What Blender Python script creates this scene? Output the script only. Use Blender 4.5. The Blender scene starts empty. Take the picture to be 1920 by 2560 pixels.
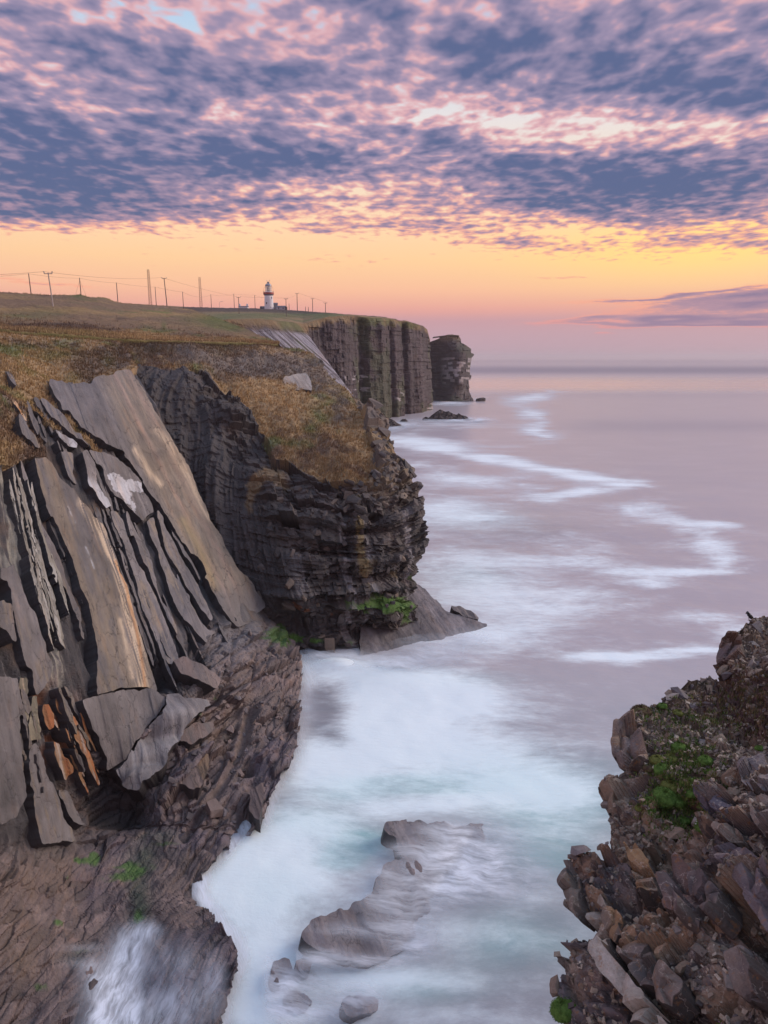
import bpy, bmesh, math, random
import numpy as np
from mathutils import Vector, Matrix
# ------------------------------------------------------------------ camera, sky, sun, exposure
SC = bpy.context.scene
COL = SC.collection
random.seed(7); RNG = np.random.default_rng(11)
F = 1707.0; PITCH = math.atan(387/F); CAMZ = 40.0
cam = bpy.data.cameras.new('camera'); camo = bpy.data.objects.new('camera', cam); COL.objects.link(camo)
camo.location = (0, 0, CAMZ); camo.rotation_euler = (math.pi/2-PITCH, 0, 0)
cam.sensor_fit = 'VERTICAL'; cam.sensor_height = 36.0; cam.lens = 36.0*F/2560.0
cam.clip_start = 0.1; cam.clip_end = 90000
SC.camera = camo
SC.view_settings.view_transform = 'Standard'; SC.view_settings.look = 'None'
SC.view_settings.exposure = 0.34; SC.view_settings.gamma = 1.0
SC.cycles.max_bounces = 6; SC.cycles.diffuse_bounces = 3; SC.cycles.glossy_bounces = 3
SC.cycles.transparent_max_bounces = 12; SC.cycles.volume_bounces = 0
SUN_AZ, SUN_EL = math.radians(72), math.radians(26)
SUN_STRENGTH = 1.9

def lin(r, g, b):
    f = lambda c: (c/255/12.92) if c/255 <= .04045 else ((c/255+.055)/1.055)**2.4
    return (f(r), f(g), f(b))
def ray(px, py):
    px = np.asarray(px, float); py = np.asarray(py, float)
    cx = (px-960)/F; cy = (1280-py)/F
    return cx, math.cos(PITCH)+math.sin(PITCH)*cy, -math.sin(PITCH)+math.cos(PITCH)*cy
def azel(px, py):
    x, y, z = ray(px, py)
    return float(np.arctan2(x, y)), float(np.arctan2(z, np.hypot(x, y)))

class NT:
    def __init__(s, tree): s.t = tree; s.n = tree.nodes; s.l = tree.links
    def node(s, typ, **kw):
        n = s.n.new(typ)
        for k, v in kw.items(): setattr(n, k, v)
        return n
    def put(s, sock, v):
        if v is None: return
        if isinstance(v, bpy.types.NodeSocket): s.l.new(v, sock)
        else: sock.default_value = v
    def m(s, op, a, b=None, c=None, clamp=False):
        n = s.node('ShaderNodeMath', operation=op, use_clamp=clamp)
        for i, v in enumerate((a, b, c)): s.put(n.inputs[i], v)
        return n.outputs[0]
    def vm(s, op, a, b=None, out=0):
        n = s.node('ShaderNodeVectorMath', operation=op)
        s.put(n.inputs[0], a)
        if b is not None: s.put(n.inputs[3 if op == 'SCALE' else 1], b)
        return n.outputs['Value'] if out == 'v' else n.outputs[0]
    def xyz(s, v):
        n = s.node('ShaderNodeSeparateXYZ'); s.put(n.inputs[0], v); return n.outputs
    def comb(s, x, y, z):
        n = s.node('ShaderNodeCombineXYZ')
        for i, v in enumerate((x, y, z)): s.put(n.inputs[i], v)
        return n.outputs[0]
    def noise(s, v, scale, detail=4, rough=.5, dist=0, col=False):
        n = s.node('ShaderNodeTexNoise'); s.put(n.inputs['Vector'], v); s.put(n.inputs['Scale'], scale)
        n.inputs['Detail'].default_value = detail; n.inputs['Roughness'].default_value = rough
        n.inputs['Distortion'].default_value = dist
        return n.outputs['Color' if col else 0]
    def rng(s, v, a, b, c=0., d=1., smooth=True):
        n = s.node('ShaderNodeMapRange', interpolation_type='SMOOTHSTEP' if smooth else 'LINEAR')
        s.put(n.inputs[0], v)
        for i, x in enumerate((a, b, c, d)): s.put(n.inputs[i+1], x)
        return n.outputs[0]
    def ramp(s, v, stops):
        n = s.node('ShaderNodeValToRGB'); s.put(n.inputs[0], v)
        e = n.color_ramp.elements
        while len(e) < len(stops): e.new(.5)
        for q, (p, c) in zip(e, stops): q.position = p; q.color = (*c, 1)
        return n.outputs[0]
    def mix(s, f, a, b, mode='MIX'):
        n = s.node('ShaderNodeMix', data_type='RGBA', blend_type=mode)
        for i, v in ((0, f), (6, a), (7, b)):
            if isinstance(v, tuple) and len(v) == 3: v = (*v, 1)
            s.put(n.inputs[i], v)
        return n.outputs[2]
    def attr(s, name, out='Fac'):
        n = s.node('ShaderNodeAttribute', attribute_name=name); return n.outputs[out]

world = bpy.data.worlds.new('World'); SC.world = world; world.use_nodes = True
def build_world():
    T = NT(world.node_tree); T.n.clear()
    tc = T.node('ShaderNodeTexCoord').outputs['Generated']
    d = T.xyz(tc)
    az = T.m('ARCTAN2', d[0], d[1])
    hyp = T.m('SQRT', T.m('ADD', T.m('MULTIPLY', d[0], d[0]), T.m('MULTIPLY', d[1], d[1])))
    el = T.m('ARCTAN2', d[2], hyp)
    eld = T.m('MULTIPLY', el, 180/math.pi)
    # cloud-layer coordinates (flat layer seen in perspective)
    k = T.m('DIVIDE', 1.0, T.m('ADD', T.m('MAXIMUM', d[2], 0.0), 0.055))
    lay = T.comb(T.m('MULTIPLY', d[0], k), T.m('MULTIPLY', d[1], k), 0.3)
    wob = T.vm('SCALE', T.vm('SUBTRACT', T.noise(lay, 1.5, 3, .55, col=True), (.5, .5, .5)), 0.45)
    lay2 = T.vm('ADD', lay, wob)
    nbig = T.noise(lay2, 1.1, 3, .5)
    nmed = T.noise(T.vm('MULTIPLY', lay2, (1, .8, 1)), 4.6, 2, .5)
    nfin = T.noise(T.vm('MULTIPLY', T.vm('ADD', lay, T.vm('SCALE', wob, .35)), (1, .8, 1)), 13.5, 2.2, .48)
    # warped azimuth / elevation for the large cloud masses
    wx = T.xyz(T.noise(lay, .9, 2, .5, col=True))
    azw = T.m('ADD', az, T.m('MULTIPLY', T.m('SUBTRACT', wx[0], .5), .16))
    elw = T.m('ADD', el, T.m('MULTIPLY', T.m('SUBTRACT', wx[1], .5), .045))
    cover = T.m('ADD', T.m('MULTIPLY', T.rng(eld, 8.0, 12.5, 0.0, 0.56), T.rng(eld, 26, 48, 1.0, .35)), T.m('MULTIPLY', T.m('SUBTRACT', nbig, .5), .30))
    blobs = [(180, 455, 640, 76, .58, -.11), (120, 330, 380, 60, .32, 0), (470, 165, 330, 60, .46, .10), (60, 250, 220, 50, .22, 0),
             (700, 395, 260, 34, .40, .03), (760, 240, 200, 45, .12, 0), (150, 535, 460, 36, .62, -.10),
             (1640, 440, 420, 60, .62, .02), (1850, 520, 380, 60, .45, 0), (1450, 520, 360, 42, .38, .05), (1560, 185, 420, 80, .52, .16), (1880, 250, 220, 45, .34, 0),
             (1080, 120, 230, 45, .34, .05), (1560, 40, 380, 40, .30, 0), (1090, 345, 190, 26, .36, .08), (1330, 395, 230, 36, .30, .06),
             (1330, 600, 320, 22, .42, .06), (1780, 610, 380, 34, .40, 0), (980, 575, 220, 16, .30, .02), (960, 30, 150, 40, .25, 0),
             (1700, 322, 300, 30, -.52, .06), (1360, 288, 330, 28, -.32, .03), (960, 280, 260, 45, -.16, 0), (870, 460, 340, 26, -.30, .02),
             (380, 50, 330, 36, -.25, .03), (700, 110, 150, 70, -.16, .1), (200, 265, 130, 16, -.25, 0), (1050, 190, 140, 22, -.2, .2),
             (1650, 735, 330, 7, .62, -.05), (1890, 745, 330, 26, .95, -.02), (1850, 795, 480, 26, .85, 0), (1600, 805, 300, 10, .5, 0), (1390, 705, 120, 6, .42, .02),
             (120, 716, 210, 9, .50, .03), (850, 660, 160, 9, .26, 0), (620, 655, 260, 8, .20, 0), (560, 560, 60, 6, .3, -.1)]
    ae = T.comb(azw, elw, 0.0)
    for px, py, rx, ry, a, sl in blobs:
        mp = T.node('ShaderNodeMapping', vector_type='TEXTURE'); T.put(mp.inputs[0], ae)
        mp.inputs[1].default_value = (*azel(px, py), 0); mp.inputs[2].default_value = (0, 0, -math.atan(sl)); mp.inputs[3].default_value = (rx*1.75/F, ry*1.75/F, 1)
        g = T.node('ShaderNodeTexGradient', gradient_type='QUADRATIC_SPHERE'); T.put(g.inputs[0], mp.outputs[0])
        cover = T.m('MULTIPLY_ADD', g.outputs[1], a*(1.08 if a > 0 else 1.0), cover)
    tex = T.m('ADD', T.m('MULTIPLY', T.m('SUBTRACT', nmed, .5), .9), T.m('MULTIPLY', T.m('SUBTRACT', nfin, .5), 1.35))
    texamp = T.rng(eld, 3.0, 10.0, .18, 1.0)
    # solid cloud masses are smoother than the broken field between them
    dens = T.m('ADD', cover, T.m('MULTIPLY', tex, T.m('MULTIPLY', texamp, T.rng(cover, .5, 1.1, 1.0, .9))))
    # clear-sky colour by elevation, towards and away from the set sun
    def er(stops): return T.ramp(T.rng(eld, 0, 90, 0, 1, False), [(e/90, lin(*c)) for e, c in stops])
    toward = er([(0, (182, 152, 166)), (1.6, (188, 152, 164)), (2.9, (196, 148, 156)), (3.7, (226, 158, 146)), (5.2, (244, 184, 148)),
                 (7.4, (250, 202, 150)), (10, (250, 211, 167)), (13, (241, 218, 192)), (17, (228, 220, 218)), (23, (176, 203, 228)), (45, (168, 200, 236)), (90, (160, 196, 238))])
    away = er([(0, (170, 150, 172)), (3, (196, 154, 170)), (6, (224, 172, 166)), (10, (222, 188, 182)), (17, (200, 198, 212)), (24, (170, 196, 226)), (45, (168, 200, 236)), (90, (160, 196, 238))])
    sunward = T.rng(T.m('COSINE', T.m('SUBTRACT', az, .5)), -.6, .75)
    clear = T.mix(sunward, away, toward)
    glow = T.m('MULTIPLY', T.m('EXPONENT', T.m('MULTIPLY', T.m('POWER', T.m('ABSOLUTE', T.m('DIVIDE', T.m('SUBTRACT', az, .42), .22)), 2.0), -1.0)),
               T.m('EXPONENT', T.m('MULTIPLY', T.m('POWER', T.m('ABSOLUTE', T.m('DIVIDE', T.m('SUBTRACT', el, .138), .045)), 2.0), -1.0)))
    clear = T.mix(T.m('MULTIPLY', glow, .7), clear, lin(255, 222, 112))
    nish = T.node('ShaderNodeTexSky', sky_type='NISHITA', sun_disc=False)
    nish.sun_elevation = SUN_EL; nish.sun_rotation = SUN_AZ; nish.altitude = 40
    clear = T.mix(1.0, clear, T.vm('SCALE', nish.outputs[0], .006), 'ADD')
    warm = T.rng(eld, 5, 17, 1, 0)
    lit = T.mix(warm, lin(222, 172, 178), lin(247, 174, 144))
    lit = T.mix(T.rng(eld, 2, 4.5, 1, 0), lit, lin(224, 152, 150))
    midc = T.mix(warm, lin(160, 145, 172), lin(180, 144, 158))
    dark = T.mix(warm, lin(90, 103, 142), lin(92, 105, 140))
    dark = T.mix(T.rng(eld, 2, 8, 1, 0), dark, lin(150, 126, 152))
    c1 = T.mix(T.rng(dens, .40, .70), lit, midc)
    c2 = T.mix(T.rng(dens, .56, 1.14), c1, dark)
    sky = T.mix(T.rng(dens, .20, .50), clear, c2)
    bg = T.node('ShaderNodeBackground'); T.put(bg.inputs[0], sky); bg.inputs[1].default_value = .84
    out = T.node('ShaderNodeOutputWorld'); T.l.new(bg.outputs[0], out.inputs[0])
build_world()
world.cycles.sampling_method = 'MANUAL'; world.cycles.sample_map_resolution = 512

sun = bpy.data.lights.new('sun', 'SUN'); suno = bpy.data.objects.new('sun', sun); COL.objects.link(suno)
sun.energy = SUN_STRENGTH; sun.angle = math.radians(35); sun.color = (1.0, .86, .76)
suno.rotation_euler = Vector((math.sin(SUN_AZ)*math.cos(SUN_EL), math.cos(SUN_AZ)*math.cos(SUN_EL), math.sin(SUN_EL))).to_track_quat('Z', 'Y').to_euler()
# ------------------------------------------------------------------ numeric helpers
def P3(px, py, Y):
    x, y, z = ray(px, py); t = np.asarray(Y, float)/y
    return np.stack(np.broadcast_arrays(x*t, y*t, CAMZ+z*t), -1)
def Yz(px, py, z):
    x, y, zz = ray(px, py); return float(y*(z-CAMZ)/zz)
def topx(p):                                       # world point -> photo pixel
    p = np.asarray(p, float); x = p[..., 0]; y = p[..., 1]; z = p[..., 2]-CAMZ
    f = y*math.cos(PITCH)-z*math.sin(PITCH); u = y*math.sin(PITCH)+z*math.cos(PITCH)
    f = np.where(np.abs(f) < 1e-6, 1e-6, f)
    return 960+F*x/f, 1280-F*u/f, f
def hsh(ix, iy, iz, seed=0):
    h = (ix.astype(np.int64)*374761393 + iy.astype(np.int64)*668265263 + iz.astype(np.int64)*2147483647 + seed*974634777) & 0xffffffff
    h = ((h ^ (h >> 13))*1274126177) & 0xffffffff
    h = ((h ^ (h >> 16))*2246822519) & 0xffffffff
    return ((h ^ (h >> 15)) & 0xffffff)/float(0xffffff)
def vnoise(p, seed=0):
    f = np.floor(p); i = f.astype(np.int64); t = p-f; t = t*t*(3-2*t); r = 0
    for a in (0, 1):
        wa = t[..., 0] if a else 1-t[..., 0]
        for b in (0, 1):
            wb = t[..., 1] if b else 1-t[..., 1]
            for c in (0, 1):
                wc = t[..., 2] if c else 1-t[..., 2]
                r = r+wa*wb*wc*hsh(i[..., 0]+a, i[..., 1]+b, i[..., 2]+c, seed)
    return r*2-1
def fbm(p, scale, octv=4, gain=.5, seed=0):
    p = np.asarray(p, float)*scale; a = 1.; r = 0; s = 0
    for o in range(octv):
        r = r+a*vnoise(p+o*17.3, seed+o); s += a; a *= gain; p = p*2.03
    return r/s
def ridged(p, scale, octv=4, seed=0):
    p = np.asarray(p, float)*scale; a = 1.; r = 0; s = 0
    for o in range(octv):
        r = r+a*(1-np.abs(vnoise(p+o*9.1, seed+o))*2); s += a; a *= .5; p = p*2.07
    return r/s
def voro(p, scale, seed=0, jit=.9):
    """nearest cell: returns cell hash values a,b,c, offset to its centre, F1, F2"""
    q = np.asarray(p, float)*scale; sh = q.shape[:-1]; q = q.reshape(-1, 3); i = np.floor(q).astype(np.int64)
    n = len(q); f1 = np.full(n, 9.); f2 = np.full(n, 9.); off = np.zeros((n, 3)); ca = np.zeros((n, 3))
    for a in (-1, 0, 1):
        for b in (-1, 0, 1):
            for c in (-1, 0, 1):
                j = i+np.array([a, b, c])
                r = np.stack([hsh(j[:, 0], j[:, 1], j[:, 2], seed+k) for k in range(3)], -1)
                d = q-(j+.5+(r-.5)*jit); l = np.sqrt((d*d).sum(1))
                better = l < f1
                f2 = np.where(better, f1, np.minimum(f2, l)); f1 = np.where(better, l, f1)
                off[better] = d[better]; ca[better] = r[better]
    ca2 = np.modf(ca*7.77)[0]
    return ca2.reshape(*sh, 3), off.reshape(*sh, 3)/scale, f1.reshape(sh)/scale, f2.reshape(sh)/scale
def facets(p, scale, amp, tilt, seed=0, stretch=None):
    q = np.asarray(p, float) if stretch is None else np.asarray(p, float)@stretch
    ca, off, f1, f2 = voro(q, scale, seed)
    crack = np.clip((f2-f1)*scale*3.5, 0, 1)
    return (ca[..., 0]-.5)*amp + ((ca-.5)*off).sum(-1)*tilt*2 - (1-crack)*amp*.35, ca, crack
def smooth(x, a, b):
    t = np.clip((x-a)/(b-a), 0, 1); return t*t*(3-2*t)
def interp(pts):
    pts = sorted(pts); xs = [p[0] for p in pts]; ys = [p[1] for p in pts]
    return lambda v: np.interp(v, xs, ys)
def rbf(ctrl):
    c = np.array(ctrl, float); xy = c[:, :2]/500.; w = 1/c[:, 2]; n = len(c)
    def U(r2): return np.where(r2 > 0, .5*r2*np.log(r2+1e-12), 0)
    d2 = ((xy[:, None]-xy[None])**2).sum(-1)
    A = np.zeros((n+3, n+3)); A[:n, :n] = U(d2)+np.eye(n)*1e-4; A[:n, n] = 1; A[:n, n+1:] = xy; A[n, :n] = 1; A[n+1:, :n] = xy.T
    sol = np.linalg.solve(A, np.concatenate([w, [0, 0, 0]]))
    def f(px, py):
        q = np.stack([np.ravel(px), np.ravel(py)], -1)/500.
        out = np.empty(len(q))
        for k in range(0, len(q), 60000):
            s = q[k:k+60000]
            out[k:k+60000] = U(((s[:, None]-xy[None])**2).sum(-1))@sol[:n]+sol[n]+s@sol[n+1:]
        return 1/np.maximum(out, 1e-5).reshape(np.shape(px))
    return f
def inpoly(x, y, poly):
    p = np.asarray(poly, float); r = np.zeros(np.shape(x), bool); j = len(p)-1
    for i in range(len(p)):
        xi, yi = p[i]; xj, yj = p[j]
        if yi != yj:
            r ^= ((yi > y) != (yj > y)) & (x < (xj-xi)*(y-yi)/(yj-yi)+xi)
        j = i
    return r
def gnormal(P):
    du = np.gradient(P, axis=1); dv = np.gradient(P, axis=0)
    n = np.cross(du, dv); n /= np.linalg.norm(n, axis=-1, keepdims=True)+1e-9
    view = np.array([0, 0, CAMZ])-P
    flip = (n*view).sum(-1).mean() < 0
    return -n if flip else n
def splat(px, py, L):
    r = np.zeros(np.shape(px))
    for x, y, rx, ry, a in L: r = r+a*np.exp(-((px-x)/rx)**2-((py-y)/ry)**2)
    return r
def polydist(px, py, line):                       # distance to a polyline (pixels)
    d = np.full(np.shape(px), 1e9)
    for (x0, y0), (x1, y1) in zip(line[:-1], line[1:]):
        t = np.clip(((px-x0)*(x1-x0)+(py-y0)*(y1-y0))/((x1-x0)**2+(y1-y0)**2+1e-9), 0, 1)
        d = np.minimum(d, np.hypot(px-x0-t*(x1-x0), py-y0-t*(y1-y0)))
    return d
def mixc(a, b, t): return a*(1-t[..., None])+np.asarray(b)*t[..., None]
# ------------------------------------------------------------------ object helpers
def tag(o, label=None, cat=None, group=None, kind=None):
    for k, v in (('label', label), ('category', cat), ('group', group), ('kind', kind)):
        if v: o[k] = v
    return o
def mesh_obj(name, V, Fc, mat, parent=None, attrs=None, smooth_=False, link=True):
    me = bpy.data.meshes.new(name); V = np.asarray(V, np.float32).reshape(-1, 3)
    if isinstance(Fc, np.ndarray):
        nf, k = Fc.shape
        me.vertices.add(len(V)); me.vertices.foreach_set('co', V.ravel())
        me.loops.add(nf*k); me.loops.foreach_set('vertex_index', Fc.astype(np.int32).ravel())
        me.polygons.add(nf); me.polygons.foreach_set('loop_start', np.arange(0, nf*k, k, dtype=np.int32))
        me.polygons.foreach_set('loop_total', np.full(nf, k, np.int32))
        me.update(calc_edges=True)
    else:
        me.from_pydata(V.tolist(), [], Fc); me.update()
    for nm, a in (attrs or {}).items():
        a = np.asarray(a, np.float32)
        if a.ndim == 2:
            at = me.attributes.new(nm, 'FLOAT_VECTOR', 'POINT'); at.data.foreach_set('vector', a.ravel())
        else:
            at = me.attributes.new(nm, 'FLOAT', 'POINT'); at.data.foreach_set('value', a.ravel())
    me.polygons.foreach_set('use_smooth', np.full(len(me.polygons), smooth_))
    me.materials.append(mat)
    o = bpy.data.objects.new(name, me); o.parent = parent
    if link: COL.objects.link(o)
    return o
def gridfaces(nv, nu):
    i = np.arange(nv*nu).reshape(nv, nu)
    return np.stack([i[:-1, :-1], i[1:, :-1], i[1:, 1:], i[:-1, 1:]], -1).reshape(-1, 4)
def grid_obj(name, P, mat, attrs, smooth_=False, parent=None, closed=False):
    nv, nu = P.shape[:2]
    return mesh_obj(name, P.reshape(-1, 3), gridfaces(nv, nu), mat, parent,
                    {k: (v.reshape(-1, 3) if v.ndim == 3 else v.ravel()) for k, v in attrs.items()}, smooth_)
def skirt(P, attrs, side, steps, vec):
    """extend a grid past a silhouette edge: the unseen flank of a landform, step by step along vec"""
    for s in steps:
        if isinstance(vec, float):                 # away from the viewer and a little inwards: the flank that cannot be seen
            E = {'R': P[:, -1:], 'L': P[:, :1]}[side]; D = E-np.array([0, 0, CAMZ]); D = D/np.linalg.norm(D, axis=-1, keepdims=True)
            off = (D+np.array([vec, 0, -.12]))*s
        else: off = np.asarray(vec)*s
        if side == 'R': P = np.concatenate([P, P[:, -1:]+off], 1)
        elif side == 'L': P = np.concatenate([P[:, :1]+off, P], 1)
        elif side == 'T': P = np.concatenate([P[:1]+off, P], 0)
        else: P = np.concatenate([P, P[-1:]+off], 0)
        for k in attrs:
            a = attrs[k]
            attrs[k] = {'R': lambda: np.concatenate([a, a[:, -1:]], 1), 'L': lambda: np.concatenate([a[:, :1], a], 1),
                        'T': lambda: np.concatenate([a[:1], a], 0), 'B': lambda: np.concatenate([a, a[-1:]], 0)}[side]()
    return P, attrs
# ------------------------------------------------------------------ materials
MATS = {}
def rock_mat(name, scale=1.0, bump=.35, rough=.75, color=None, vein=0.0, lichen=0.0, spec=.35, streak=False, wet=0.0, bdist=.25):
    m = bpy.data.materials.new(name); m.use_nodes = True; T = NT(m.node_tree); T.n.clear()
    geo = T.node('ShaderNodeTexCoord').outputs['Object'] if color else T.node('ShaderNodeNewGeometry').outputs['Position']
    co = T.attr('sc', 'Vector') if streak else geo
    base = T.attr('col', 'Vector') if color is None else None
    if color:
        oi = T.node('ShaderNodeObjectInfo')
        base = T.ramp(oi.outputs['Random'], [((i+.5)/len(color), c) for i, c in enumerate(color)])
        co = T.vm('ADD', geo, T.vm('SCALE', (1., 1., 1.), T.m('MULTIPLY', oi.outputs['Random'], 50.)))
    n1 = T.noise(co, 1.3*scale, 5, .62); n2 = T.noise(co, 9*scale, 4, .65)
    f = T.m('ADD', T.m('MULTIPLY', n1, .75), T.m('MULTIPLY', n2, .75))
    c = T.mix(1.0, base, T.comb(f, f, f), 'MULTIPLY'); c = T.mix(1., c, (1.3, 1.3, 1.3), 'MULTIPLY')
    warm = T.rng(T.noise(co, .7*scale, 4, .6), .52, .72)
    c = T.mix(T.m('MULTIPLY', warm, .35), c, T.mix(1., c, (1.35, 1.0, .72), 'MULTIPLY'))
    crk = None
    if streak:                                        # fine joints
        vx = T.node('ShaderNodeTexVoronoi', feature='DISTANCE_TO_EDGE'); T.put(vx.inputs['Vector'], T.vm('ADD', T.vm('MULTIPLY', co, (.55, 1.5, 1.)), T.vm('SCALE', T.noise(co, 2.2, 3, .6, col=True), .55))); vx.inputs['Scale'].default_value = 1.0
        crk = T.m('MULTIPLY', T.rng(vx.outputs['Distance'], .0, .028, 1, 0), T.rng(T.noise(co, .45, 3, .6), .42, .58))
        c = T.mix(T.m('MULTIPLY', crk, .72), c, (.035, .03, .03))
    if lichen:
        lf = T.rng(T.noise(co, 3.4*scale, 6, .7), .56, .66)
        c = T.mix(T.m('MULTIPLY', lf, lichen), c, (.30, .13, .04))
    if vein:
        vf = T.m('ABSOLUTE', T.m('SUBTRACT', T.noise(co, .9*scale, 5, .55), .5))
        c = T.mix(T.m('MULTIPLY', T.rng(vf, .0, .009, 1, 0), vein), c, (.5, .42, .36))
    p = T.node('ShaderNodeBsdfPrincipled'); T.put(p.inputs['Base Color'], c)
    T.put(p.inputs['Roughness'], T.rng(n2, .2, .8, rough-.18-wet, min(1, rough+.12)-wet)); p.inputs['Specular IOR Level'].default_value = spec
    b = T.node('ShaderNodeBump'); b.inputs['Strength'].default_value = bump; b.inputs['Distance'].default_value = bdist
    hgt = T.m('ADD', n2, T.m('MULTIPLY', T.noise(co, 28*scale, 3, .6), .4))
    if crk is not None: hgt = T.m('SUBTRACT', T.m('ADD', hgt, T.m('MULTIPLY', T.noise(geo, 1.1, 5, .65), 1.3)), crk)
    T.put(b.inputs['Height'], hgt)
    T.l.new(b.outputs[0], p.inputs['Normal'])
    o = T.node('ShaderNodeOutputMaterial'); T.l.new(p.outputs[0], o.inputs[0])
    MATS[name] = m; return m
def plain_mat(name, c, rough=.6, metal=0., emit=None, alpha=None, var=.25, scale=3., spec=.5):
    m = bpy.data.materials.new(name); m.use_nodes = True; T = NT(m.node_tree); T.n.clear()
    geo = T.node('ShaderNodeNewGeometry').outputs['Position']
    n = T.noise(geo, scale, 4, .6); f = T.rng(n, .25, .75, 1-var, 1+var, False)
    p = T.node('ShaderNodeBsdfPrincipled'); T.put(p.inputs['Base Color'], T.mix(1., c, T.comb(f, f, f), 'MULTIPLY'))
    p.inputs['Roughness'].default_value = rough; p.inputs['Metallic'].default_value = metal; p.inputs['Specular IOR Level'].default_value = spec
    if alpha is not None: p.inputs['Alpha'].default_value = alpha
    o = T.node('ShaderNodeOutputMaterial'); T.l.new(p.outputs[0], o.inputs[0]); MATS[name] = m; return m
def empty(name, loc, rz=0):
    o = bpy.data.objects.new(name, None); COL.objects.link(o); o.location = loc; o.rotation_euler = (0, 0, rz); o.empty_display_size = .3
    return o
# ------------------------------------------------------------------ colours of the ground (albedo)
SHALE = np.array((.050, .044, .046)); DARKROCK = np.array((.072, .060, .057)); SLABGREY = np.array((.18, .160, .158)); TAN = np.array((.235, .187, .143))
PALE = np.array((.55, .55, .58)); ORANGE = np.array((.50, .25, .10)); CREAM = np.array((.62, .48, .34)); BROWN = np.array((.15, .113, .105)); OCHRE = np.array((.30, .205, .105))
GREEN = np.array((.10, .135, .045)); SOIL = np.array((.135, .092, .064)); ALGAE = np.array((.075, .17, .02)); RUST = np.array((.24, .085, .03)); HEATH = np.array((.11, .075, .065))
rock_far = rock_mat('far_rock', .12, .5, .85, bdist=1.5); rock_mid = rock_mat('headland_rock', .5, .55, .72, spec=.4, bdist=.5)
rock_wall = rock_mat('cliff_rock', .6, .5, .6, spec=.5, bdist=.4); rock_slab = rock_mat('slab_rock', 1.0, .42, .62, spec=.4, streak=True, bdist=.25)
rock_near = rock_mat('near_rock', 1.6, .5, .78, vein=.5, lichen=.55, bdist=.12)
def col0(shape, c): return np.broadcast_to(np.asarray(c, float), shape+(3,)).copy()
def grasscol(P, s=1.0, seed=0):
    a = fbm(P, .06*s, 4, .55, seed)*.5+.5; b = fbm(P, .5*s, 4, .6, seed+3)
    c = mixc(col0(P.shape[:-1], OCHRE), SOIL*1.25, smooth(a+b*.25, .52, .72))
    c = mixc(c, OCHRE*1.35, smooth(a-b*.3, .42, .20)*.7)
    return mixc(c, GREEN*1.2, smooth(fbm(P, .11*s, 3, .5, seed+8)+b*.25, .18, .42)*.65)
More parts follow.
